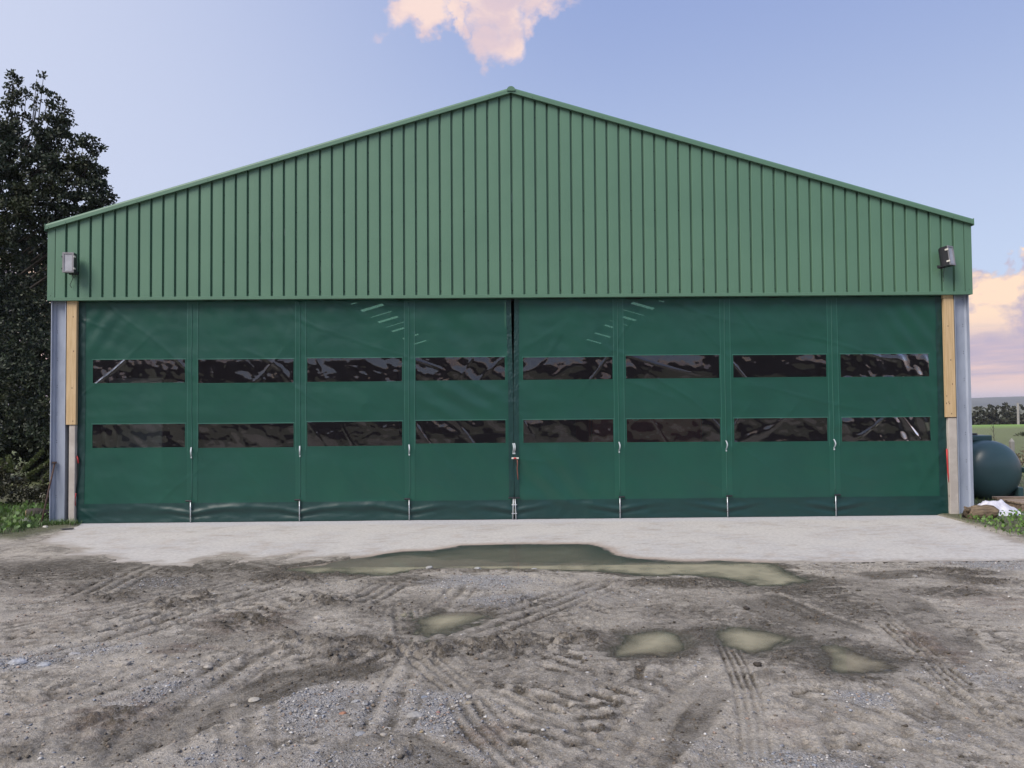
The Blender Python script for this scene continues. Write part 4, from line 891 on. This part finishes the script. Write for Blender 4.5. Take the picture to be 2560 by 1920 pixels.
# ------------------------------------------------------------------ right side: tank, log, sheets, timber, post
tx, ty = 9.13, 1.9; tk_ = thing('oil_tank', (tx, ty, 0), 'dark teal plastic oil tank standing behind the right steel column', 'tank')
b = MB(); rad = .585; prof = [(.0, 0), (.10, -.006), (.22, -.022), (.34, -.06), (.44, -.115), (.52, -.19), (.565, -.28), (.585, -.38)]
rings = [(r_, .38+d) for r_, d in [(p[0], -(p[1])-.38) for p in prof]]; ns = 40; v = [(0, 0, 0)]; f = []
seq = [(r_, -p) for r_, p in prof[1:]]+[(.585, 1.6), (.565, 1.7), (.44, 1.87), (.22, 1.96)]
for r_, yy in seq: v += [(r_*math.sin(2*math.pi*k/ns), yy, r_*math.cos(2*math.pi*k/ns)*.985) for k in range(ns)]
for k in range(ns): f.append((0, 1+k, 1+(k+1) % ns))
for i in range(len(seq)-1):
    for k in range(ns): f.append((1+i*ns+k, 1+(i+1)*ns+k, 1+(i+1)*ns+(k+1) % ns, 1+i*ns+(k+1) % ns))
f.append(tuple(1+(len(seq)-1)*ns+k for k in range(ns)))
v = [(p[0], p[1], p[2]+.535) for p in v]; b.add(v, f).build('shell', TANK, tk_, True)
ring = MB(); ring.box((.59, .95, .545), (.035, 1.5, .10), None, .012); ring.box((-.59, .95, .545), (.035, 1.5, .10), None, .012); ring.build('seam_flange', TANK, tk_)
MB().box((-.04, .75, 1.145), (.42, .5, .11), None, .02).build('top_housing', TANK, tk_); MB().tube([(-.10, .75, 1.195), (-.10, .75, 1.235)], [.115, .11], 16).build('lid', RUBB, tk_, False)
for s in (-1, 1): MB().box((s*.47, .8, .10), (.10, 1.3, .26), None, .02).build('leg', TANK, tk_)
MB().box((.02, .32, .05), (.22, .12, .12), None, .02).build('outlet', HOLE, tk_)
xg, yg = on_ground(2466, 1304, 0, 0); lo = thing('weathered_log', (xg, yg+.14, .0), 'split weathered log lying on the grass by the right steel column', 'log')
lb = MB(); nn = 14; v = []; f = []
for i, t_ in enumerate(np.linspace(-1, 1, 11)):
    for k in range(nn):
        a = 2*math.pi*k/nn; rr = (.128-.012*abs(t_)**3)*(1+.16*perlin(np.array([t_*1.5]), np.array([math.cos(a)*1.4+3]), 140)[0]+.10*perlin(np.array([t_*2+9]), np.array([math.sin(a)*4]), 141)[0])
        if 1.9 < a < 2.6: rr *= .86
        v.append((t_*.21+.02*math.sin(a*3), rr*math.cos(a)*1.0, .112+rr*math.sin(a)*.92+.012*t_))
for i in range(10):
    for k in range(nn): j = (k+1) % nn; f.append((i*nn+k, i*nn+j, i*nn+nn+j, i*nn+nn+k))
f += [tuple(range(nn-1, -1, -1)), tuple(range(10*nn, 11*nn))]; lb.add(v, f).build('trunk_piece', LOGM, lo, True)
kn = MB(); kn.tube([(-.19, -.02, .15), (-.25, -.05, .19), (-.28, -.04, .22)], [.05, .03, .012], 8).build('knot', LOGM, lo, True)
def crumple(name, c, sx_, sy_, h, seed, label, rot=0):
    g = np.linspace(-1, 1, 30); X, Y = np.meshgrid(g, g); r_ = np.hypot(X, Y); hgt = h*sm(1.05-r_*(1+.3*fbm(X*2, Y*2, 2, seed)), 0, .8)*(1+.5*fbm(X*2.2, Y*2.2, 3, seed+1))+.05*h*np.abs(perlin(X*6, Y*6, seed+2))+.012
    F = grid_faces(30, 30); k = (r_.ravel()[F].max(1) < 1.02+.1*rng.random(len(F)))
    o = np_mesh(name, np.stack([X*sx_, Y*sy_, hgt], -1).reshape(-1, 3), F[k], BAGM, None, True); o.location = c; o.rotation_euler = (0, 0, rot)
    md = o.modifiers.new('thick', 'SOLIDIFY'); md.thickness = .004
    return tag(o, label, 'plastic sheet')
crumple('plastic_sheet', (7.80, .05, .01), .42, .28, .19, 150, 'crumpled white plastic sheet heaped behind the weathered log', -.15)
crumple('plastic_sheet', (8.5, -.35, .0), .32, .28, .09, 155, 'flat white plastic sheet spread on the grass by the timber', .2)
for k, (ya_, z_, lab) in enumerate(((1.00, .155, 'long pale plank on the low timber stack in front of the oil tank'), (.72, .085, 'dirty lower plank of the low timber stack in front of the oil tank'))):
    o = MB().box((0, 0, 0), (2.6, .16, .045), None, .004).build('plank', PLANK); o.location = (9.75, ya_, z_); o.rotation_euler = (0, 0, -.05+.03*k); tag(o, lab, 'plank', 'planks lying before the tank')
pb = thing('pallet_block', (8.62, .42, .0), 'brown timber pallet piece with dark gaps under the planks', 'pallet')
for z in (.03, .17): MB().box((.25, 0, z), (1.1, .5, .028), None, .003).build('deck_board', PLANK, pb)
for x in (-.22, .25, .72): MB().box((x, 0, .10), (.12, .48, .108), None, .004).build('block', PLANK, pb)
x, z = on_wall(2529, 1095, 4.8); po = thing('fence_post', (x, 4.8, 0), 'pale square concrete fence post behind the oil tank', 'post')
under(MB().box((x, 4.8, z/2-.04), (.085, .085, z-.08), None, .008).build('shaft', POSTM), po); under(MB().add([(x-.042, 4.758, z-.081), (x+.042, 4.758, z-.081), (x+.042, 4.842, z-.081), (x-.042, 4.842, z-.081), (x, 4.8, z)], [(0, 1, 4), (1, 2, 4), (2, 3, 4), (3, 0, 4)]).build('cap', POSTM), po)
# scrub, wood edge, pole in the distance
for k, (px, py, r_, Y, lab, colr) in enumerate(((2490, 1135, 34, 10.5, 'brown bracken clump just behind the oil tank and post', (1, .9, .8)), (2550, 1150, 44, 9.0, 'brown bracken clump right of the concrete post', (.95, .85, .75)), (2440, 1140, 30, 12.0, 'brown bracken clump glimpsed between column and tank', (1, .95, .75)), (2556, 1082, 12, 30.0, 'small dark green bush at the edge of the bright field', (.35, .5, .35)))):
    x, z = on_wall(px, py, Y); bu = thing('bracken' if k < 3 else 'small_bush', (x, Y, 0), lab, 'bush')
    m_ = r_*(Y-CAM[1])/FPX; c_, o_ = tufts([((x, Y, z-.1), (m_*1.3, m_, m_*.9)), ((x+m_*.8, Y, z-m_*.5), (m_, m_, m_*.8)), ((x-m_*.7, Y+.2, z-m_*.5), (m_*.9, m_, m_*.7))], 90, .14, 12)
    foliage('fronds', c_, .11, .03, DRYG, bu, colr, .5).matrix_parent_inverse = Matrix.Translation(bu.location).inverted()
    under(MB().tube([(x, Y, -.1), (x, Y, z)], .015, 5).build('stem', BARK), bu)
xs_, zs_ = on_wall(2483, 1062, 11.0); sap = thing('bare_sapling', (xs_, 11.0, 0), 'thin bare sapling standing up behind the oil tank', 'sapling'); b = MB(); b.tube([(xs_, 11, -.1), (xs_+.02, 11, .6), (xs_-.01, 11, zs_)], [.014, .010, .004], 5)
for t_ in (.5, .65, .8, .9):
    for s in (-1, 1): b.tube([(xs_, 11, zs_*t_), (xs_+s*.16*(1.2-t_), 11.05, zs_*t_+.15)], [.006, .002], 4)
under(b.build('twigs', BARK, None), sap)
WD = 82.0; wl = ['dark rounded tree nearest the right column in the far wood', 'broad dark tree in the middle of the far wood', 'dark tree just left of the pale pole in the far wood', 'dark tree just right of the pale pole in the far wood', 'lighter green tree at the picture edge in the far wood', 'tree at the far right end of the far wood']
for k, (px, top_, r_) in enumerate(((2436, 1013, 24), (2478, 1009, 34), (2515, 1005, 34), (2556, 1008, 32), (2600, 1010, 34), (2650, 1006, 40))):
    Y = WD+(k % 3)*4; m_ = r_*(Y-CAM[1])/FPX; x, z = on_wall(px, top_, Y); tr_ = thing('wood_tree', (x, Y, -4.3), wl[k], 'tree', 'trees of the far wood')
    c_, o_ = tufts([((x, Y, z-m_), (m_, m_, m_)), ((x-m_*.6, Y-.3, z-1.6*m_), (m_*.9, m_, m_*.8)), ((x+m_*.6, Y-.3, z-1.5*m_), (m_*.9, m_, m_*.8)), ((x, Y-.8, z-2.4*m_), (m_*1.3, m_*.8, m_))], 14, .35, 14)
    foliage('crown', c_, .32, .22, WOODL, tr_, (1, 1, 1) if k != 4 else (1.4, 1.5, .9), .45).matrix_parent_inverse = Matrix.Translation(tr_.location).inverted()
    under(MB().tube([(x, Y, -4.5), (x, Y, z-m_)], [.25, .12], 7).build('trunk', BARK), tr_)
x, z = on_wall(2545, 1008, 74.0); pl_ = thing('pole', (x, 74.0, -3.5), 'thin pale wooden pole standing in front of the far wood', 'pole'); under(MB().tube([(x-.05, 74, -4.2), (x, 74, z)], [.16, .12], 8).build('shaft', POSTM), pl_)
# unseen trees added behind the photographer, sized and darkened for the window reflections
hx = np.linspace(-110, 110, 221); ht = 9.6+2.2*fbm(hx*.045, hx*0, 2, 160)+1.1*perlin(hx*.22, hx*0+.4, 161); hv = []
for yy, f in ((-54, 0), (-55, .45), (-57, .82), (-60, 1), (-66, .95), (-74, 0)): hv.append(np.stack([hx, yy+1.5*perlin(hx*.12, hx*0+yy, 162), ht*f-.2], 1))
tag(np_mesh('unseen_hedgerow', np.concatenate(hv), grid_faces(6, 221), mat('dark_hedge', (.022, .022, .020), .9, (.014, .015, .015), .8), None, True), kind='stuff')

# ------------------------------------------------------------------ loose stones
STN = [ # px, py, width px, colour, label
 (634,1745,32,(.62,.58,.50),'long flat cream stone alone on the mud, left of the gravel patch'),
 (311,1663,36,(.52,.48,.42),'broad flat beige stone, biggest of the pale stones in the left yard'),
 (457,1677,20,(.56,.52,.45),'angular cream stone right of the broad flat beige stone'),
 (519,1668,22,(.58,.54,.47),'slim cream stone furthest right in the row of left yard stones'),
 (187,1632,30,(.55,.54,.54),'thin grey-white slab of stone above the white rubble at left'),
 (45,1655,44,(.60,.62,.66),'bluish white flat stone in the rubble at the left edge'),
 (110,1662,34,(.58,.60,.63),'bluish white stone right of the largest stone in the left rubble'),
 (373,1632,16,(.54,.52,.47),'small pale stone above the broad flat beige stone'),
 (406,1643,24,(.45,.41,.36),'dull tan stone just above and right of the broad flat beige stone'),
 (585,1757,20,(.50,.46,.40),'tan stone just left of the long flat cream stone'),
 (793,1546,24,(.60,.56,.50),'narrow pale stone beside the dark churned mud left of the small puddle'),
 (1040,1789,50,(.52,.51,.49),'big angular pale grey stone in the middle of the gravel patch'),
 (1173,1745,18,(.58,.56,.52),'whitish stone at the edge of tyre track, upper of two by the gravel'),
 (1173,1759,20,(.50,.44,.34),'tan stone just below the whitish one beside the tyre track'),
 (889,1755,20,(.50,.50,.50),'grey stone at the upper left of the gravel patch'),
 (914,1763,15,(.46,.46,.46),'smaller grey stone beside the grey one in the upper gravel'),
 (930,1807,17,(.58,.56,.52),'pale stone below the grey pair in the gravel patch'),
 (967,1814,20,(.62,.60,.55),'creamy stone left of and below the big angular grey stone'),
 (959,1827,19,(.60,.55,.48),'flat cream stone in dark mud under the creamy stone'),
 (898,1830,32,(.40,.41,.43),'flat grey slab at the lower left of the gravel patch'),
 (857,1782,20,(.50,.25,.16),'orange-pink brick fragment at the left edge of the gravel patch'),
 (1054,1827,12,(.50,.40,.24),'yellow-tan chip below the big angular grey stone'),
 (1095,1783,12,(.55,.28,.26),'pink chip right of the big angular grey stone'),
 (1184,1810,15,(.58,.55,.49),'pale stone on the right rim of the gravel patch'),
 (1060,1744,20,(.32,.36,.43),'blue-grey stone above the big angular grey stone'),
 (1073,1422,20,(.50,.50,.48),'pale stone on the near shore of the long puddle, left one'),
 (1192,1420,22,(.55,.55,.53),'pale stone on the near shore of the long puddle, middle one'),
 (1336,1419,22,(.52,.52,.50),'pale stone on the near shore of the long puddle, right one'),
 (2287,1440,18,(.50,.48,.45),'pale flat stone near the slab edge at the far right'),
 (1894,1664,26,(.085,.07,.055),'dark mud clod beside the ribbed tyre track below the yellow puddle'),
 (1865,1520,20,(.075,.062,.05),'dark mud clod standing between the long puddle and yellow puddle')]
for k, (px, py, w, col, lab) in enumerate(STN):
    x, y = on_ground(px, py); m_ = w*(y-CAM[1])/FPX/2; clod = 'clod' in lab; zz = gz(x, y)
    rock('mud_clod' if clod else 'stone', (x, y, zz+m_*(.25 if clod else .10)), (m_, m_*.72, m_*(.6 if clod else .5)), tuple(c_*.68 for c_ in col), lab, 'clod' if clod else 'stone', seed=200+k, group=None if clod else 'loose stones on the yard', rough=.5 if clod else .3).rotation_euler[2] *= .12
def scatter(name, n, accept, rmin, rmax, pal, m, emb, seed, flat=.6):
    r2 = np.random.default_rng(seed); y = -9.6+6.4*r2.random(n); x = (r2.random(n)*2-1)*(.72*(y-CAM[1])+.3)
    z, M = ground(x, y); k = (r2.random(n) < accept(M)) & (y < -3.45); x, y, z = x[k], y[k], z[k]; n = len(x)
    r_ = rmin*np.exp(r2.random(n)**2.2*math.log(rmax/rmin)); base = np.array([(1, 0, 0), (.3, .95, 0), (-.8, .6, 0), (-.8, -.6, 0), (.3, -.95, 0), (0, 0, 1), (0, 0, -1), (.5, .1, .75)])
    base = base[:7]; V = base[None]*(1+.35*(r2.random((n, 7, 1))*2-1)); a = r2.random(n)*6.28; ca, sa = np.cos(a)[:, None], np.sin(a)[:, None]
    vx = V[..., 0]*(1+.5*r2.random((n, 1))); vy = V[..., 1]; V = np.stack([vx*ca-vy*sa, vx*sa+vy*ca, V[..., 2]*flat], -1)*r_[:, None, None]+np.stack([x, y, z+r_*emb], -1)[:, None]
    T = np.array([(0, 1, 5), (1, 2, 5), (2, 3, 5), (3, 4, 5), (4, 0, 5), (1, 0, 6), (2, 1, 6), (3, 2, 6), (4, 3, 6), (0, 4, 6)])
    F = (np.arange(n)[:, None, None]*7+T[None]).reshape(-1, 3); c = np.array(pal)[r2.integers(0, len(pal), n)]*(1+.25*(r2.random((n, 1))*2-1))
    return tag(np_mesh(name, V.reshape(-1, 3), F, m, None, False, np.repeat(c, 7, 0)), kind='stuff')
PAL = [(.30, .29, .28), (.25, .26, .29), (.34, .32, .30), (.22, .20, .18), (.29, .31, .35), (.40, .38, .36), (.27, .23, .19), (.55, .54, .52), (.24, .24, .25), (.33, .25, .2)]
scatter('gravel', 330000, lambda M: np.clip(.10+.6*M['grav']-.3*M['dark'], 0, 1)*(M['wet'] < .6), .0022, .0125, PAL, STONE, .2, 301)
MUDM = mat('mud_crumb', (1, 1, 1), .85, (.7, .7, .7), 30, .4, 80, attr='tint')
scatter('mud_crumbs', 150000, lambda M: np.clip(-.15+.55*M['dark'], 0, .4)*(M['wet'] < .4)*(M['grav'] < .6), .003, .016, [(.10, .085, .065), (.13, .11, .085), (.08, .066, .05), (.15, .12, .09)], MUDM, .15, 302, .7)

# ------------------------------------------------------------------ the evening air
hz_ = MB().box((0, 300, 11.5), (6600, 6600, 36)); hm = bpy.data.materials.new('thin_haze'); hm.use_nodes = True; t = hm.node_tree
t.nodes.remove(t.nodes['Principled BSDF']); pv = NN(t, 'ShaderNodeVolumePrincipled'); pv.inputs['Density'].default_value = .00028; pv.inputs['Color'].default_value = (.82, .84, .95, 1); pv.inputs['Anisotropy'].default_value = 0
t.links.new(pv.outputs[0], t.nodes['Material Output'].inputs['Volume'])
tag(hz_.build('haze', hm), kind='stuff')
